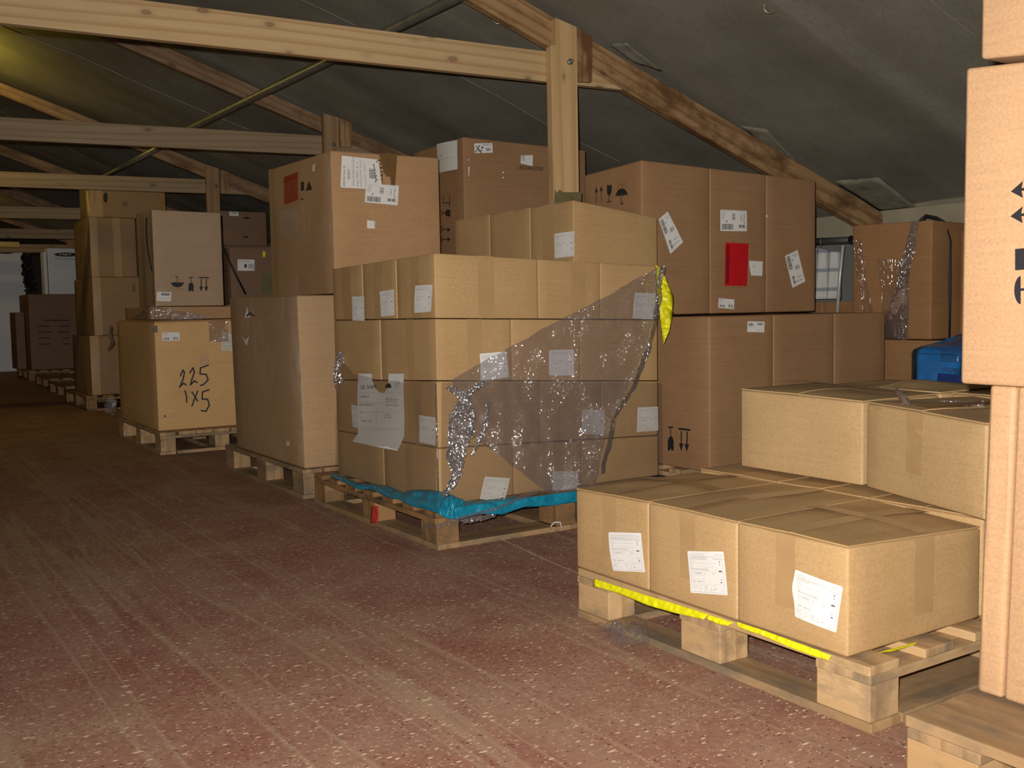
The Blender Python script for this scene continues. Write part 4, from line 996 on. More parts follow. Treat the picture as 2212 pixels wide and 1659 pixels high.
# ---- tall carton behind the post ------------------------------------
cx = onY(1000, 295, 5.05)
cc = Carton('large_carton', 'tall brown carton behind the front post, printed 1850450200', M['red_kraft'], (cx.x, 5.05), 0.87, 0.60, D + .002, [zpx((cx.x, 5.05), 295), zpx((cx.x + .87, 5.05), 325), zpx((cx.x, 5.65), 330)], bulge=.008, seed=97, bev=.008, group='big reddish cartons in the second row')
cc.sticker('L', [(946, 312), (991, 303), (992, 366), (951, 374)], lambda p: (p.text('PALLET 6', .12, .46, .05), p.text('CTN 401 450 450200/450 9E', .12, .57, .03, mat='ink_grey', width=.66), p.text('1 of 2', .80, .56, .025, mat='ink_grey'), p.text('ctns', .80, .66, .025, mat='ink_grey')), name='paper_sheet', label='white sheet printed PALLET 6', lift=lambda x, y: .008 + .01 * abs(math.sin(x * 3)))
cc.sticker('R', [(1024, 310), (1063, 309), (1064, 330), (1025, 331)], lambda p: (p.line([(.04, .9), (.30, .2)], .09, 'marker'), p.line([(.10, .25), (.36, 1.0)], .09, 'marker'), p.sym('dome', .38, .33, .48, .56), p.sym('dome', .38, .33, .48, .56, 180), p.text('PALLET 05', .47, .26, .2, mat='marker', width=.44), p.bars(.64, .5, .9, .82, 12), p.bars(.2, .66, .46, .86, 10)))
cc.sticker('R', [(1125, 336), (1151, 335), (1150, 359), (1124, 353)], lambda p: p.text('NT', .10, .05, .42, -90, 'ink_blue', squeeze=.8), label='torn white sticker with blue letters NT')
cc.marks('R', [(1118, 355), (1173, 358), (1173, 370), (1118, 367)], lambda p: p.text('1850450200', .0, .95, .75, width=1.0), 'printed_text', 'black printed number')
cc.marks('L', [(956, 425), (974, 425), (974, 447), (956, 447)], lambda p: (p.line([(.9, .0), (.9, 1)], .12), p.line([(.9, .6), (.1, .6), (.1, .2), (.3, .1)], .09)))
cc.marks('L', [(956, 450), (974, 451), (974, 470), (956, 470)], lambda p: p.sym('glass', 0, 0, 1, 1, 90))
cc.marks('L', [(956, 488), (976, 490), (976, 524), (956, 524)], lambda p: (p.sym('arrow1', .1, 0, .9, .4, 90), p.sym('arrow1', .1, .6, .9, 1, 90), p.rect(0, 0, .08, .4), p.rect(0, .6, .08, 1)))
def rel(s, quadpx, name, label):      # raised clear plastic corners of a removed pouch
    pass
for q_ in ([(1011, 361), (1014, 360), (1013, 382), (1012, 382)], [(1009, 345), (1015, 344), (1012, 346), (1010, 347)], [(1084, 371), (1088, 371), (1088, 374), (1085, 374)], [(1085, 383), (1088, 382), (1088, 385), (1084, 386)]):
    cc.sticker('R', q_, None, name='torn_label', label='leftover scrap of white label')

# ---- big reddish cartons right of the wrapped stack ------------------
gN = (3.23, 3.345); z1s = .852
big = []
for i, (x0, x1, lb) in enumerate(((0, .41, 'big reddish lower carton with glass and arrows on its side'), (.412, .84, 'big reddish lower carton, middle of three, with a small white label'), (.842, 1.235, 'big reddish lower carton, right end of three'))):
    big.append(Carton('large_carton', lb, M['red_kraft'], (gN[0] + x0, gN[1]), x1 - x0, 0.95, D + .002, z1s, bulge=.006, seed=101 + i, bev=.009, group='big reddish cartons in the second row'))
big[0].marks('L', [(1441, 921), (1458, 922), (1458, 973), (1441, 973)], lambda p: p.sym('glass', 0, 0, 1, 1, 180))
big[0].marks('L', [(1466, 924), (1492, 927), (1490, 977), (1466, 974)], lambda p: p.sym('arrows', 0, 0, 1, 1, 180))
big[0].sticker('R', [(1614, 694), (1651, 695), (1650, 718), (1613, 717)], lambda p: (p.bars(.06, .15, .36, .45, 10), p.bars(.58, .12, .94, .34, 10), p.text('PALLET 1', .56, .9, .12, mat='ink_grey'), p.text('Net kg', .1, .62, .1, mat='ink_grey')))
uN = onX(1388, 682, 3.23); up = []
uy = 3.80
ux = [onY(v_, 500, uy).x for v_ in (1533, 1655, 1762)]; us = [3.23] + ux
for i, lb in enumerate(('big reddish upper carton with black arrows, glass and umbrella on its side', 'big reddish upper carton with the red document pouch', 'big reddish upper carton, right end, with a slanting label')):
    a_, b_ = us[i] + (.0015 if i else 0), us[i + 1]
    zz_ = [zpx((3.23, uy), 345), zpx((us[3], uy), 390)]
    zt_ = lambda x: zz_[0] + (zz_[1] - zz_[0]) * (x - 3.23) / (us[3] - 3.23)
    up.append(Carton('large_carton', lb, M['red_kraft'], (a_, uy), b_ - a_, 0.455, z1s + .008, [zt_(a_), zt_(b_), zt_(a_) - .02], bulge=.006, seed=111 + i, bev=.009, group='big reddish cartons in the second row'))
up[0].marks('L', [(1285, 404), (1304, 400), (1304, 436), (1285, 440)], lambda p: (p.sym('arrow1', 0, 0, .42, 1), p.sym('arrow1', .58, 0, 1, 1)))
up[0].marks('L', [(1311, 400), (1325, 399), (1325, 436), (1311, 438)], lambda p: p.sym('glass', 0, 0, 1, 1))
up[0].marks('L', [(1332, 396), (1357, 394), (1357, 440), (1332, 443)], lambda p: p.sym('umbrella', 0, 0, 1, 1))
up[0].sticker('R', [(1440, 457), (1475, 523), (1447, 549), (1421, 474)], lab_routing, label='white routing label stuck on at a slant')
up[2].sticker('R', [(1722, 540), (1739, 608), (1711, 622), (1695, 553)], lab_routing, label='white routing label stuck on at a slant')
up[1].sticker('R', [(1555, 453), (1611, 456), (1611, 500), (1555, 499)], lab_routing)
up[1].sticker('R', [(1565, 524), (1614, 527), (1612, 618), (1564, 617)], lambda p: (p.rect(.04, .045, .165, .95, 'red_dark'), p.text('[Lieferschein/Rechnung]', .145, .94, .085, 90, 'ink', squeeze=.52)), name='document_pouch', mat='red', label='red document pouch with black lettering', off=.002, lift=lambda x, y: .004 * math.sin(PI * x) + .004 * x)
up[1].sticker('R', [(1612, 530), (1615.5, 530), (1615, 617), (1611.5, 617)], None, name='pouch_edge', mat='tape_clear', label='clear rim of the pouch', off=.006)
up[1].sticker('R', [(1615, 563), (1647, 565), (1646, 596), (1621, 595)], lambda p: p.text('PDT', .25, .45, .12, mat='ink_grey'), label='torn white sticker beside the red pouch')
up[1].sticker('R', [(1552, 644), (1586, 647), (1585, 668), (1551, 665)], lab_small)
up[2].sticker('R', [(1654, 464), (1655, 464), (1659, 469), (1654, 468)], None, name='torn_label', label='tiny white paper scrap')

# ---- front low stack P1 ---------------------------------------------
PN = Vector((1.738, 1.389)); z1 = .391
lw = dict(group='kraft boxes on the front pallet', bev=.006)
pf = []
for i, (y0, y1, lb, zn, zl) in enumerate(((0, .318, 'front pallet box nearest the camera, slightly bent white label', zpx(PN, 1180), zpx(PN + Vector((0, .318)), 1126)),
                                  (.320, .638, 'middle of the three labelled boxes on the front pallet', zpx(PN + Vector((0, .32)), 1126), zpx(PN + Vector((0, .64)), 1083)),
                                  (.640, .958, 'far left of the three labelled boxes on the front pallet', zpx(PN + Vector((0, .64)), 1083), zpx(PN + Vector((0, .955)), 1055)))):
    zr = zpx(PN + Vector((.47, y0)), 1138) if i == 0 else zn - .002
    pf.append(Carton('cardboard_box', lb, M['kraft'], (PN.x, PN.y + y0), 0.475, y1 - y0, D + .006, [zn - .005, zr - .005, zl - .005, zl - .007], bulge=.007, seed=121 + i, flaps='x', ang=0.0, **lw))
for i, lb in enumerate(('second row box behind the nearest front pallet box', 'second row box behind the middle labelled box', 'second row box behind the far left labelled box')):
    pf.append(Carton('cardboard_box', lb, M['kraft'], (2.222, PN.y + .32 * i), 0.47, .315, D + .006, .385, bulge=.004, seed=125 + i, flaps='x', **lw))
pf[0].sticker('L', [(1721, 1229), (1824, 1267), (1809, 1366), (1721, 1331)], lab_polythene('0001'), bent=.06, off=.002)
pf[1].sticker('L', [(1486, 1190), (1565, 1191), (1573, 1286), (1494, 1280)], lab_polythene('0002'))
pf[2].sticker('L', [(1317, 1149), (1386, 1151), (1395, 1236), (1329, 1232)], lab_polythene('0003'))
for k, (u0, u1) in ((0, (.38, .56)), (1, (.38, .56)), (2, (.40, .58))): pf[k].tape('L', u0, u1, .28 if k else .3, 1)
pf[0].tape('R', .47, .62, .22, 1)
for k in (0, 1, 2): pf[k].top_strip('x', .5, .15, 'tape_clear', .0100)
pf[2].top_strip('y', .52, .10, 'tape', .0108)
pf[1].top_strip('x', .5, .07, 'tape', .0108, 0.0, .42); pf[0].top_strip('y', .55, .10, 'tape_clear', .0108)
# scuff lines beside the near corner
pf[0].marks('R', [(1862, 1290), (1892, 1282), (1880, 1378), (1850, 1385)], lambda p: [p.rect(.1 + .17 * i, .05 * i, .105 + .17 * i, .95) for i in range(5)], 'scuff_lines', 'faint vertical scuff lines')
u1 = Carton('cardboard_box', 'upper box on the front pallet, left of the two set back', M['kraft_upper'], (2.299, 1.792), 0.34, 0.452, [.402, .402, .402], [zpx((2.299, 1.792), 870), zpx((2.299, 1.792), 870), zpx((2.291, 2.243), 843)], bulge=.008, seed=131, flaps='x', **lw)
ua = math.degrees(math.atan2(-.151, .442))
u2 = Carton('cardboard_box', 'upper box on the front pallet, turned askew next to the right tower', M['kraft_upper'], (2.142, 1.335), 0.33, 0.462, [.402, .402, .402], [.620, .622, .630], ang=ua, bulge=.008, seed=132, flaps='x', **lw)
for i, (x, y, a_, lb) in enumerate(((2.66, 1.80, 0, 'rear upper box behind the left set-back box of the front pallet'), (2.62, 1.36, -8, 'rear upper box with a domed lid behind the askew box'))):
    t_ = Carton('cardboard_box', lb, M['kraft_upper'], (x, y), 0.33, 0.42, .392, .632, ang=a_, bulge=.012, seed=133 + i, flaps='x', **lw)
    if i == 1: t_.top_strip('x', .5, .12, 'tape', .02)
u2.tape('L', .38, .52, .3, 1); u2.top_strip('x', .5, .12, 'tape', .018); u1.top_strip('y', .55, .10, 'tape_clear', .018)
for i, q_ in enumerate(([(1886, 880), (1899, 876), (1912, 885), (1890, 888)],)):
    u2.sheet('torn_corner', 'L', [u2.uv('L', *z_) for z_ in q_], M['tape_clear'], .004, label='torn curled box corner')

# crumpled bit of clear tape lying on the upper boxes
def crumple(name, pts, rad, mat, seed, label, cat, amp=.012, seg=10, group=None, parent=None):
    rnd = random.Random(seed); P_ = []; dn = 7
    for a, b_ in zip(pts, pts[1:]):
        for k in range(dn): P_.append(Vector(a).lerp(Vector(b_), k / dn))
    P_.append(Vector(pts[-1])); n = len(P_)
    rr = rad if isinstance(rad, (list, tuple)) else [rad] * len(pts)
    R_ = [rr[min(int(i / dn), len(rr) - 1)] * (1 - (i / dn) % 1) + rr[min(int(i / dn) + 1, len(rr) - 1)] * ((i / dn) % 1) for i in range(n)]
    vs_, fs = [], []
    for i, p in enumerate(P_):
        t = (P_[min(i + 1, n - 1)] - P_[max(i - 1, 0)]).normalized(); u = t.cross(CW).normalized(); v_ = t.cross(u).normalized()
        for j in range(seg):
            a = 2 * PI * j / seg; r_ = R_[i] * rnd.uniform(.55, 1.35)
            vs_.append(p + u * math.cos(a) * r_ + v_ * math.sin(a) * r_ * .38 + Vector((rnd.uniform(-1, 1), rnd.uniform(-1, 1), rnd.uniform(-1, 1))) * amp * .2)
    for i in range(n - 1):
        for j in range(seg): a = i * seg + j; b_ = i * seg + (j + 1) % seg; fs.append((a, b_, b_ + seg, a + seg))
    o = obj(name, vs_, fs, mat, parent, label=label if parent else None)
    if not parent: tag(o, label, cat, group)
    return o
crumple('tape_scrap', [onz(1937, 845, .66), onz(1948, 858, .655), onz(1962, 866, .655)], [.010, .018, .010], M['film_rope'], 3, 'crumpled clear tape scrap lying on top of the upper front boxes', 'tape scrap')
vs_, fs = [], []; c00, c10, c11, c01 = onz(1285, 1352, .004), onz(1395, 1345, .05), onz(1402, 1392, .034), onz(1335, 1400, .004)
for j in range(31):
    for i in range(41):
        u, w_ = i / 40, j / 30; q = (c00 * (1 - u) + c10 * u) * (1 - w_) + (c01 * (1 - u) + c11 * u) * w_
        h = abs(noise.noise(Vector((u * 5, w_ * 4, 3)))) * .075 * math.sin(PI * min(1, .1 + u)) * math.sin(PI * min(1, .1 + w_)) + .012 * abs(noise.noise(Vector((u * 19, w_ * 15, 8))))
        vs_.append(q + Vector((0, 0, h + .002)) - CW * h * .2)
for j in range(30):
    for i in range(40): a = j * 41 + i; fs.append((a, a + 1, a + 42, a + 41))
tag(obj('film_scrap', vs_, fs, M['film_thin'], smooth=True), 'crumpled clear film lying on the floor by the front pallet block', 'plastic film')
crumple('film_scrap', [onz(2030, 868, .64), onz(2080, 871, .64), onz(2125, 873, .64)], .006, M['film_rope'], 6, 'thin twist of clear film on the rear upper front box', 'plastic film', seg=6)

# yellow sheet peeping out under the front boxes
def strip(name, top, bot, mat, label, cat, n=70, amp=.004, seed=1, thick=.0015, group=None):
    """ribbon between two world polylines with the same number of points"""
    def samp(P_, t):
        t *= len(P_) - 1; i = min(int(t), len(P_) - 2); return P_[i].lerp(P_[i + 1], t - i)
    vs_, fs = [], []; m = 5
    for i in range(n + 1):
        a, b_ = samp(top, i / n), samp(bot, i / n)
        for j in range(m + 1):
            q = a.lerp(b_, j / m); e = math.sin(PI * j / m) * .8 + .2
            q = q + Vector((-1, -1, .3)) * (amp * e * (noise.noise(Vector((i * .35, j * .5, seed))) + .25 * math.sin(i * 1.9 + j)))
            vs_.append(q)
    for i in range(n):
        for j in range(m): a = i * (m + 1) + j; fs.append((a, a + 1, a + m + 2, a + m + 1))
    o = obj(name, vs_, fs, mat, smooth=True); s_ = o.modifiers.new('s', 'SOLIDIFY'); s_.thickness = thick
    return tag(o, label, cat, group)
def onXs(pts, X): return [onX(x, y, X) for x, y in pts]
def onYs(pts, Y): return [onY(x, y, Y) for x, y in pts]
strip('plastic_sheet', onXs([(1284, 1250), (1340, 1268), (1400, 1287), (1460, 1305), (1530, 1327)], 1.732), onXs([(1282, 1266), (1335, 1281), (1400, 1308), (1460, 1325), (1520, 1338)], 1.728), M['yellow'], 'bright yellow plastic sheet edge under the front boxes, left part', 'plastic sheet', seed=3)
strip('plastic_sheet', onXs([(1530, 1328), (1560, 1337), (1585, 1345)], 1.732), onXs([(1526, 1337), (1552, 1348), (1572, 1352)], 1.728), M['yellow'], 'short yellow sheet piece above the middle block of the front pallet', 'plastic sheet', n=24, seed=5)
strip('plastic_sheet', onXs([(1592, 1343), (1650, 1362), (1710, 1384), (1760, 1402), (1795, 1416)], 1.732), onXs([(1594, 1354), (1650, 1374), (1710, 1400), (1760, 1418), (1790, 1427)], 1.728), M['yellow'], 'bright yellow plastic sheet edge under the nearest front box', 'plastic sheet', seed=7)
tag(obj('plastic_sheet', [onz(1895, 1410, .147), onz(1930, 1400, .147), onz(1982, 1386, .147), onz(1975, 1393, .147), onz(1925, 1408, .147)], [(0, 4, 3, 2, 1)], M['yellow']), 'thin yellow sheet corner lying on the front pallet deck at the right', 'plastic sheet')

# ---- right foreground tower P0 --------------------------------------
g0 = dict(group='bright cartons in the right foreground tower', bev=.007, bulge=.004)
a_ = onz(2110, 1490, .15); b_ = onX(2138, 832, a_.x); zt0 = .742
ysp = onX(2166, 1500, a_.x).y
p0 = Carton('large_carton', 'bottom carton of the right foreground tower, left one of two', M['kraft_bright'], (a_.x, ysp + .002), 0.58, a_.y - ysp - .002, .148, zt0, lean=(0, b_.y - a_.y), seed=141, **g0)
Carton('large_carton', 'bottom carton of the right foreground tower, right one of two at the frame edge', M['kraft_bright'], (a_.x, .50), 0.58, ysp - .502, .148, zt0, lean=(0, b_.y - a_.y), seed=144, **g0)
U = onX(2074, 830, 1.765)
p1 = Carton('large_carton', 'big middle carton of the right tower with black arrow and umbrella print', M['kraft_bright'], (1.765, .50), 0.60, U.y - .50, U.z + .001, [zpx((1.765, .5), 40), zpx((1.765, .5), 40), zpx((1.765, U.y), 147)], lean=(0, onX(2086, 146, 1.765).y - U.y), seed=142, **g0)
tz_ = p1.c[6].z; tn = p1.c[4].z
V = onX(2118, 128, 1.79)
p2 = Carton('large_carton', 'topmost carton of the right foreground tower, cut by the frame', M['kraft_bright'], (1.79, .50), 0.58, V.y - .50, [tn + .006, tn + .006, V.z], 1.95, seed=143, **g0)
big_marks = lambda: None
p1.marks('L', [(2186, 395), (2240, 385), (2240, 424), (2186, 433)], lambda p: p.sym('arrowflat', 0, 0, 1, 1, 90) if False else p.poly([(0, .5), (.5, .02), (.44, .42), (1.0, .42), (1.0, .58), (.44, .58), (.5, .98)]))
p1.marks('L', [(2185, 449), (2240, 441), (2240, 480), (2185, 486)], lambda p: p.poly([(0, .5), (.5, .02), (.44, .42), (1.0, .42), (1.0, .58), (.44, .58), (.5, .98)]))
p1.marks('L', [(2195, 538), (2250, 533), (2250, 580), (2195, 584)], lambda p: p.rect(0, 0, 1, 1))
p1.marks('L', [(2193, 598), (2207, 596), (2207, 657), (2193, 657)], lambda p: p.poly([(1, 0)] + [(1 - math.sin(PI * i / 14), .5 - .5 * math.cos(PI * i / 14)) for i in range(1, 14)] + [(1, 1)]))
p1.marks('L', [(2207, 622), (2240, 621), (2240, 628), (2207, 629)], lambda p: p.rect(0, .1, 1, .9))

# ---- eave side: wrapped carton, blue crate, low cartons --------------
K = onX(2012, 600, 4.7)
fr = Carton('large_carton', 'film-wrapped brown carton by the eave wall, right of the big reddish cartons', M['red_kraft_far'], (4.7, K.y), 0.8, onX(1841, 600, 4.7).y - K.y, .705, [zpx((4.7, K.y), 475), zpx((4.7, K.y), 475) - .02, 1.33], bulge=.006, seed=151, bev=.008, group='cartons along the eave wall')
Carton('large_carton', 'lower carton under the film-wrapped one by the eave wall', M['red_kraft_far'], (4.7, K.y - .55), 0.8, 1.05, D + .002, .70, bulge=.004, seed=152, group='cartons along the eave wall')
Carton('large_carton', 'dark carton right behind the film-wrapped one by the eave wall', M['red_kraft_far'], (4.92, K.y - .52), 0.6, .5, .705, 1.27, bulge=.004, seed=153, group='cartons along the eave wall')
for i, (pa_, pb_, lb) in enumerate(((1745, 1777, 'left low carton below the window by the eave wall'), (1779, 1809, 'middle low carton below the window by the eave wall'), (1811, 1860, 'right low carton below the window by the eave wall'))):
    ya, yb = onX(pa_, 660, 5.1).y, onX(pb_, 660, 5.1).y
    Carton('large_carton', lb, M['red_kraft_far'], (5.1, yb), .45, ya - yb, 0.0, .912, bulge=.003, seed=155 + i, group='cartons along the eave wall')
pz = [onX(1821, 530, 5.08), onX(1814, 600, 5.08), onX(1808, 684, 5.08)]
tag(tube('chrome_pole', pz, 0.010, plain('pale_pole', (0.62, 0.62, 0.58), 0.35, .2), seg=8), 'thin pale pole standing in front of the dusty window', 'pole')
ra, rb = onX(1750, 522, 5.12), onX(1838, 518, 5.12)
rail = thing('clothes_rail', 'dark clothes rail bracket hung below the wall plate at the window', 'clothes rail', ra)
tube('rail_bar', [ra, rb], .020, M['blue_dark'] if False else plain('dark_rail', (.06, .065, .06), .5), rail, 8); tube('end_knob', [rb, rb + (rb - ra).normalized() * .05], .026, M['black'], rail, 10)
tube('hanger_wire', [onX(1772, 512, 5.10), onX(1773, 532, 5.10)], .003, M['metal'], rail, 5)
# checked cloth
mc, nt, b = newmat('checked_cloth'); v = mapping(nt, (1, 1, 1), rnd=False)
wv1 = nd(nt, 'ShaderNodeTexWave', bands_direction='Z'); wv1.inputs['Scale'].default_value = 2.6; nt.links.new(v, wv1.inputs['Vector'])
wv2 = nd(nt, 'ShaderNodeTexWave', bands_direction='Y'); wv2.inputs['Scale'].default_value = 3.4; nt.links.new(v, wv2.inputs['Vector'])
c = mixc(nt, ramp(nt, wv1.outputs['Fac'], [(.86, grey(0)), (.97, grey(.75))]), (.60, .60, .57), (.16, .20, .27))
c = mixc(nt, ramp(nt, wv2.outputs['Fac'], [(.84, grey(0)), (.97, grey(.6))]), c, (.22, .25, .30)); nt.links.new(c, b.inputs['Base Color']); b.inputs['Roughness'].default_value = .8
ca, cb = onX(1750, 534, 5.18), onX(1818, 656, 5.18); vs_, fs = [], []
for j in range(21):
    for i in range(25):
        u, w_ = i / 24, j / 20
        vs_.append((5.20 + .035 * math.sin(u * 17 + .5 * w_) * (.5 + .5 * w_), ca.y + (cb.y - ca.y) * u, ca.z + (.93 - ca.z) * w_ - .05 * u * (1 - w_)))
for j in range(20):
    for i in range(24): a = j * 25 + i; fs.append((a, a + 1, a + 26, a + 25))
cl = tag(obj('checked_cloth', vs_, fs, mc, smooth=True, loc=(5.2, cb.y, .93)), 'pale checked cloth hanging from the rail in front of the window', 'cloth')
cl.modifiers.new('s', 'SOLIDIFY').thickness = .003
# film streaks over the wrapped carton
def film_on_plane(name, left, right, plane, label, mat, parent=None, n=60, m=24, amp=.012, seed=1, off=.01):
    """sheet between two photo polylines on a plane function (x,y)->point, lifted towards the camera"""
    def samp(P_, t):
        t *= len(P_) - 1; i = min(int(t), len(P_) - 2); a, b_ = P_[i], P_[i + 1]; k = t - i
        return (a[0] * (1 - k) + b_[0] * k, a[1] * (1 - k) + b_[1] * k)
    vs_, fs = [], []
    for i in range(n + 1):
        a, b_ = samp(left, i / n), samp(right, i / n)
        for j in range(m + 1):
            u = j / m; x, y = a[0] * (1 - u) + b_[0] * u, a[1] * (1 - u) + b_[1] * u
            q = plane(x, y); h = off + amp * (0.5 + noise.noise(Vector((x * .035, y * .02, seed)))) + amp * .35 * noise.noise(Vector((x * .13 + seed, y * .09, 2)))
            vs_.append(q + plane.n * max(.0025, h))
    for i in range(n):
        for j in range(m): a = i * (m + 1) + j; fs.append((a, a + 1, a + m + 2, a + m + 1))
    o = obj(name, vs_, fs, mat, parent, smooth=True)
    if label: o['label'] = label
    return o
class PX:
    def __init__(s, X): s.X = X; s.n = Vector((-1, 0, 0))
    def __call__(s, x, y): return onX(x, y, s.X)
class PY:
    def __init__(s, Y): s.Y = Y; s.n = Vector((0, -1, 0))
    def __call__(s, x, y): return onY(x, y, s.Y)
wf = thing('stretch_film', 'streaky clear film hanging down the front of the carton by the eave wall', 'stretch film', (4.68, K.y + .2, .70))
film_on_plane('film_streak', [(1974, 478), (1962, 520), (1945, 600), (1918, 680), (1912, 733)], [(1990, 477), (1984, 520), (1968, 600), (1966, 680), (1962, 733)], PX(4.69), 'shiny bunched streak of film', M['film_rope'], wf, n=50, m=14, amp=.014, seed=4)
film_on_plane('film_sheet', [(1895, 560), (1905, 640), (1913, 733)], [(1960, 560), (1966, 640), (1964, 733)], PX(4.69), 'thin film with upright streaks', M['film_v'], wf, n=30, m=12, amp=.006, seed=6, off=.004)
film_on_plane('film_sheet', [(1842, 520), (1852, 600), (1868, 684)], [(1862, 520), (1872, 600), (1890, 684)], PX(4.69), 'thin film with upright streaks', M['film_v'], wf, n=30, m=8, amp=.004, seed=8, off=.003)
tag(tube('packing_strap', [onX(1988, 478, 4.70) + Vector((0, 0, .004)), onX(2000, 470, 4.74) + Vector((0, 0, .01)), onX(2022, 470, 4.78), onX(2040, 480, 4.82) , onX(2052, 520, 4.85) , onX(2052, 640, 4.85), onX(2050, 735, 4.86)], .008, M['black'], seg=6), 'dark twisted strap over the top corner of the film-wrapped carton', 'strap', 'black packing straps')

# blue plastic-wrapped bale
bl = Carton('blue_bale', 'bright blue plastic-wrapped bale with black print, behind the front boxes', M['blue'], (3.9, onX(2089, 800, 3.9).y), .50, onX(1964, 800, 3.9).y - onX(2089, 800, 3.9).y, 0.0, [.685, .745, .70, .765], bulge=.028, seed=161, bev=.03, cat='bale', res=10)
bl.sheet('dark_panel', 'L', [bl.uv('L', *z_) for z_ in ((2030, 806), (2089, 810), (2089, 860), (2024, 852))], M['blue_dark'], .0015, label='dark blue printed panel')
bl.marks('L', [(2029, 752), (2092, 758), (2092, 784), (2032, 779)], lambda p: [p.line([(.02 + .02 * (i % 3), .06 + .155 * i), (1, .08 + .155 * i)], .05) for i in range(7)], 'printed_text', 'lines of small black print')
bl.marks('L', [(2038, 792), (2092, 796), (2092, 812), (2040, 806)], lambda p: (p.text('10Q9BB0L7', .0, .75, .68, width=1.0),), 'printed_text', 'black printed code')
bl.marks('L', [(1964, 762), (2091, 766), (2091, 768.5), (1964, 764)], lambda p: p.rect(0, .2, 1, .7), 'seam', 'thin dark seam line')
Carton('large_carton', 'low yellowish carton between the blue bale and the right tower', M['kraft'], (3.9, 2.10), .5, .37, 0.0, .54, seed=162, group='cartons along the eave wall')
Carton('large_carton', 'dark flat carton just above the low yellowish one', M['dull_kraft'], (4.15, 2.05), .4, .35, .545, .62, seed=163, group='cartons along the eave wall')

# ---- white display panels far left ----------------------------------
def mbt(p, tagline):
    e = [(.5 + .5 * math.cos(a * PI / 14), .5 + .5 * math.sin(a * PI / 14)) for a in range(28)]
    p.poly([(x, .02 + y * .55) for x, y in e], 'maroon' if False else 'ink')
    p.text('MBT', .24, .43, .28, mat='paper', width=.5)
    if tagline: p.text('The anti-shoe', .02, .95, .2, width=.95)
def panel(label, X0, X1, Y, z0, z1, logo, tagline, edge):
    root = thing('display_panel', label, 'display panel', ((X0 + X1) / 2, Y, z0), 'white display panels at the far end')
    cuboid('panel_board', (X0, Y, z0), (X1, Y + .35, z1), M['white_panel'], root, .01)
    if edge: cuboid('panel_side', (X0 - .06, Y + .02, z0), (X0 - .012, Y + .3, z1 - .06), M['white_panel'], root, .005)
    q_ = [onY(x, y, Y - .004) for x, y in logo]; p = Print((q_[1] - q_[0]).length / (q_[3] - q_[0]).length)
    mbt(p, tagline)
    for pass_, mats in ((0, ['ink']), (1, ['paper'])):
        sel = [i for i, m_ in enumerate(p.m) if p.mats[m_] in mats]
        vs_ = [((q_[0] * (1 - x) + q_[1] * x) * (1 - y) + (q_[3] * (1 - x) + q_[2] * x) * y) - Vector((0, .003 * pass_, 0)) for x, y in p.v]
        fs = [p.f[i] for i in sel]
        used = sorted({i for f in fs for i in f}); mp = {k: n_ for n_, k in enumerate(used)}
        if fs: obj('logo_oval' if pass_ == 0 else 'logo_letters', [vs_[k] for k in used], [tuple(mp[i] for i in f) for f in fs], M[mats[0]], root, label='dark oval logo' if pass_ == 0 else 'pale logo letters')
pA = onY(52, 533, 19.0); pA0 = onY(-40, 533, 19.0)
panel('tall white display panel with an oval logo at the far left edge', pA0.x, pA.x, 19.0, 0.0, pA.z, [(-12, 537), (34, 537), (34, 558), (-12, 556)], False, False)
pB = onY(102, 536, 17.4); pB1 = onY(175, 538, 17.4)
panel('second white display panel with an oval logo above the printed brown carton', pB.x, pB1.x, 17.4, 0.0, pB.z, [(117, 545), (168, 545), (168, 562), (117, 561)], True, True)
vs_ = onY(60, 540, 19.2); 
crumple('film_bundle', [onY(57, 536, 18.8), onY(58, 580, 18.8), onY(64, 610, 18.8), onY(67, 640, 18.8)], [.10, .08, .09, .10], plain('black_shiny_film', (.02, .02, .02), .25), 9, 'upright bundle of black shiny film between the white panels', 'film bundle')
bb = Carton('large_carton', 'dim brown carton with rows of dark print beside the white panel', M['dull_kraft'], (2.19, 16.1), 0.75, 0.9, D + .002, 1.235, bulge=.004, seed=171, group='cartons at the far end')
bb.marks('R', [(80, 688), (150, 688), (150, 752), (80, 752)], lambda p: [p.line([(.05 + .15 * (i == 0), .06 + .2 * i), (.98, .06 + .2 * i)], .035) for i in range(5)], 'printed_text', 'rows of dark print')
Carton('large_carton', 'narrow carton edge left of the printed brown carton', M['dull_kraft'], (2.06, 16.5), 0.12, 0.6, D + .002, .98, bulge=.003, seed=172, group='cartons at the far end')
# boards far behind the fourth beam, their yellow light put into the colour
mly = plain('yellow_lit_board', (.55, .42, .16), .7)
tag(cuboid('loose_board', (1.55, 17.9, 2.02), (2.35, 18.0, 2.10), mly, loc=None), 'yellow-lit board resting on the far beams at the left edge', 'board')

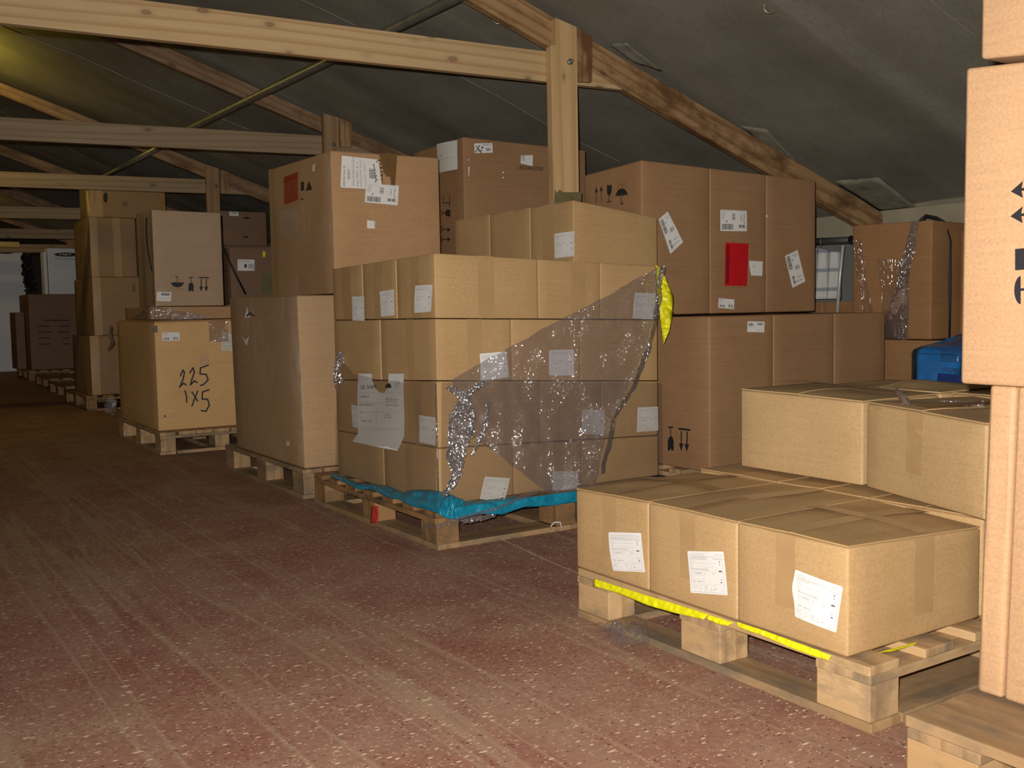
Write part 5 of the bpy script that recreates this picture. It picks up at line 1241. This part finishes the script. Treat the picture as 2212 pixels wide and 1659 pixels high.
# ================================================================== FILM AND SHEETS ON THE MIDDLE STACK
tealroot = thing('plastic_sheet', 'crumpled teal plastic sheet between the middle stack and its dark pallet', 'plastic sheet', (2.4, 3.9, .144))
def drape(name, top, bot, mat, parent, n=110, m=14, amp=.012, seed=1, label=None):
    def samp(P_, t):
        t *= len(P_) - 1; i = min(int(t), len(P_) - 2); return P_[i].lerp(P_[i + 1], t - i)
    vs_, fs = [], []
    for i in range(n + 1):
        a, b_ = samp(top, i / n), samp(bot, i / n); al = (samp(top, min(1, i / n + .02)) - samp(top, max(0, i / n - .02))).normalized()
        out = al.cross(Vector((0, 0, 1))); out = out if out.dot(CW) < 0 else -out
        for j in range(m + 1):
            u = j / m; q = a.lerp(b_, u)
            w_ = noise.noise(Vector((i * .13, u * 1.4, seed))) + .6 * noise.noise(Vector((i * .33, u * 2.2 + i * .1, seed + 5))) + .25 * noise.noise(Vector((i * .9, u * 3, seed + 9)))
            q = q + (out * .8 + Vector((0, 0, .55))) * amp * (w_ + .45) * math.sin(PI * (.15 + .8 * u))
            vs_.append(q)
    for i in range(n):
        for j in range(m): a = i * (m + 1) + j; fs.append((a, a + 1, a + m + 2, a + m + 1))
    o = obj(name, vs_, fs, mat, parent, smooth=True, label=label); o.modifiers.new('s', 'SOLIDIFY').thickness = .0015; return o
lt = [(712, 1021), (745, 1030), (775, 1044), (800, 1046), (838, 1049), (870, 1064), (885, 1060), (925, 1058), (952, 1062)]
lb_ = [(714, 1029), (745, 1043), (778, 1058), (800, 1055), (836, 1073), (864, 1080), (885, 1092), (925, 1102), (950, 1110)]
T_ = [onX(x, y, 1.874) for x, y in lt]; B_ = [onX(x, y, 1.801) for x, y in lb_]
E_ = []
for i, (t_, q_) in enumerate(zip(T_, B_)):
    if q_.z > .150: e_ = onz(*lb_[i], .152); e_.x = max(1.803, min(1.87, e_.x)); q_.x = e_.x; q_.y = e_.y; q_.z = .150
    else: e_ = Vector((1.803, q_.y, .154))
    E_.append(e_)
drape('left_fold', T_, E_, M['teal'], tealroot, seed=2, amp=.016, label='crumpled fold along the aisle side')
drape('left_hang', E_, B_, M['teal'], tealroot, seed=4, amp=.010, m=6, label='part hanging over the pallet edge')
rt = [(945, 1062), (975, 1072), (1000, 1084), (1060, 1080), (1110, 1073), (1160, 1076), (1200, 1076), (1250, 1066)]
rb_ = [(948, 1110), (968, 1121), (985, 1123), (1040, 1109), (1085, 1112), (1130, 1096), (1190, 1093), (1250, 1084)]
T_ = [onY(x, y, 3.405) for x, y in rt]; B_ = [onY(x, y, 3.306) for x, y in rb_]
E_ = [Vector((q_.x, 3.309, .156)) for q_ in B_]
for q_ in B_: q_.z = min(q_.z, .138)
drape('right_fold', T_, E_, M['teal'], tealroot, seed=5, amp=.018, label='crumpled fold along the right side')
drape('right_hang', E_, B_, M['teal'], tealroot, seed=6, amp=.010, m=6, label='part hanging over the pallet edge')
drape('corner_pucker', [onY(x, y, 3.35) for x, y in [(955, 1076), (975, 1070), (998, 1080)]], [onY(x, y, 3.29) for x, y in [(960, 1104), (976, 1122), (996, 1114)]], M['teal'], tealroot, n=40, seed=11, amp=.022, label='puckered corner')
drape('loose_flap', [onY(x, y, 3.31) for x, y in [(1040, 1090), (1086, 1090)]], [onY(x, y, 3.30) for x, y in [(1038, 1110), (1085, 1110)]], M['teal'], tealroot, n=20, seed=9, amp=.008, label='loose hanging corner')

wrap = thing('stretch_film', 'clear stretch film wrapped round the middle stack and torn loose on its right side', 'stretch film', (2.4, 3.9, .15))
film_on_plane('tight_wrap', [(736, 762), (770, 806), (820, 818), (880, 826), (920, 822), (951, 826)], [(731, 1040), (775, 1060), (820, 1068), (880, 1078), (920, 1085), (951, 1092)], PX(1.874), 'taut film layer on the aisle side', M['film_lower'], wrap, n=70, m=30, amp=.004, seed=3, off=.016)
film_on_plane('tight_wrap', [(951, 826), (1100, 826), (1250, 826), (1426, 826)], [(951, 1092), (1100, 1078), (1250, 1064), (1428, 1044)], PY(3.420), 'taut film layer on the right side', M['film_lower'], wrap, n=70, m=30, amp=.004, seed=4, off=.008)
film_on_plane('loose_sheet', [(1416, 574), (1300, 640), (1180, 702), (1060, 768), (965, 820), (985, 880), (1030, 955), (1075, 985), (1130, 1030), (1192, 1074), (1236, 1110), (1243, 1150)],
              [(1420, 576), (1414, 630), (1400, 700), (1380, 770), (1352, 835), (1328, 875), (1305, 925), (1292, 980), (1280, 1030), (1268, 1070), (1258, 1110), (1250, 1155)], PY(3.412), 'big loose wrinkled sheet of film', M['film'], wrap, n=140, m=60, amp=.022, seed=7, off=.016)
film_on_plane('loose_sheet', [(1416, 574), (1404, 660), (1392, 720), (1352, 835), (1310, 900), (1284, 1020)], [(1424, 575), (1420, 640), (1402, 725), (1364, 835), (1322, 900), (1294, 1020)], PY(3.408), 'shiny gathered right edge of the film', M['film_rope'], wrap, n=90, m=6, amp=.02, seed=9, off=.028)
Q = lambda x, y, o=.05: onY(x, y, 3.43 - o)
crumple('bunched_film', [Q(965, 836), Q(985, 845), Q(1008, 856, .06), Q(1025, 838, .06), Q(1060, 822, .05)], [.008, .012, .014, .012, .004], M['film_rope'], 11, 'bunched shiny film knot', 'x', parent=wrap)
crumple('bunched_film', [Q(1008, 856, .06), Q(998, 890, .07), Q(992, 940, .07), Q(985, 985, .07), Q(988, 1020, .06), Q(972, 1055, .05), Q(950, 1078, .045), Q(940, 1092, .045)], [.014, .040, .044, .032, .018, .012, .012, .010], M['film_rope'], 12, 'long shiny gathered tail of film', 'x', parent=wrap, seg=14)
crumple('bunched_film', [Q(1055, 870, .06), Q(1048, 920, .05), Q(1020, 985, .05)], [.006, .010, .006], M['film_rope'], 13, 'thin gathered crease of film', 'x', parent=wrap)
crumple('film_knot', [Q(1000, 1127, .13), Q(1040, 1120, .13), Q(1066, 1112, .12), Q(1072, 1098, .11), Q(1082, 1085, .10), Q(1106, 1086, .09)], [.008, .010, .009, .010, .018, .012], M['film_rope'], 14, 'shiny twisted rope of film', 'x', parent=wrap)
film_on_plane('film_band', [(918, 1128), (940, 1131)], [(919, 1142), (942, 1142)], PX(1.79), 'clear band pulled round the pallet corner', M['film'], wrap, n=6, m=10, amp=.002, seed=1, off=.006)
film_on_plane('film_band', [(942, 1131), (1000, 1113), (1066, 1095), (1160, 1055)], [(943, 1142), (1000, 1124), (1066, 1103), (1165, 1062)], PY(3.29), 'clear band pulled round the pallet corner', M['film'], wrap, n=40, m=6, amp=.002, seed=2, off=.006)
crumple('film_tatter', [onX(738, 760, 1.87), onX(733, 780, 1.86), onX(728, 800, 1.85), onX(730, 822, 1.86), onX(726, 838, 1.86)], [.010, .020, .014, .022, .006], M['film_rope'], 15, 'torn film tatter at the far left edge', 'x', parent=wrap)
for e_ in (-.007,):
    tube('film_edge', [Vector((MN.x - .012, MN.y - .012, D + .03)), Vector((MN.x - .012, MN.y - .012, .62))], .0025, M['film_rope'], wrap, 6, label='bright taut edge of the film at the corner')
# yellow bag behind the right end of the middle stack
ys = strip('plastic_bag', onYs([(1416, 574), (1418, 590), (1420, 630), (1424, 670), (1429, 710), (1433, 738)], 3.424), onYs([(1424, 576), (1438, 602), (1453, 640), (1452, 680), (1446, 715), (1434, 742)], 3.40), M['yellow'], 'yellow plastic bulging out at the top right of the middle stack', 'plastic bag', n=40, amp=.03, seed=12, thick=.003)
# red mark on the middle block of the dark pallet
tag(strip('red_rag', [onX(803, 1092, 1.80), onX(802, 1110, 1.80), onX(801, 1130, 1.80)], [onX(817, 1094, 1.80), onX(818, 1112, 1.80), onX(815, 1131, 1.80)], M['red_rag'], 'x', 'x', n=8, amp=.006, seed=3), 'small red rag stuck on the block of the dark pallet', 'rag')
# film on the flat carton on the 225 stack
wf2 = thing('stretch_film', 'torn crinkled clear film on the 225 carton and the flat carton above it', 'stretch film', (1.70, 7.1, .87))
film_on_plane('film_sheet', [(324, 659), (324, 675), (325, 690)], [(450, 684), (440, 688), (430, 692)], PY(7.09), 'crinkled clear film', M['film'], wf2, n=14, m=30, amp=.010, seed=3, off=.004)
film_on_plane('film_sheet', [(285, 690), (300, 680), (322, 660)], [(288, 692), (304, 691), (324, 691)], PX(1.71), 'crinkled clear film', M['film'], wf2, n=20, m=8, amp=.010, seed=5, off=.004)
crumple('film_scrap', [onX(240, 704, 1.655), onX(237, 722, 1.655), onX(243, 740, 1.655), onX(232, 756, 1.655)], [.006, .014, .012, .004], M['film_rope'], 17, 'torn film at the far top corner', 'x', parent=wf2)
crumple('film_scrap', [onX(236, 860, 1.64), onX(240, 880, 1.64), onX(246, 893, 1.64)], [.03, .05, .02], M['film'], 18, 'torn film at the far bottom corner', 'x', parent=wf2)

lp = [onY(1192 + 0, 1148, 3.30), onY(1190, 1136, 3.30), onY(1198, 1128, 3.30), onY(1210, 1128, 3.30), onY(1214, 1140, 3.30), onY(1213, 1151, 3.30)]
tag(tube('white_string', lp, .0025, M['paper'], seg=6), 'loop of white string by the right block of the dark pallet', 'string')
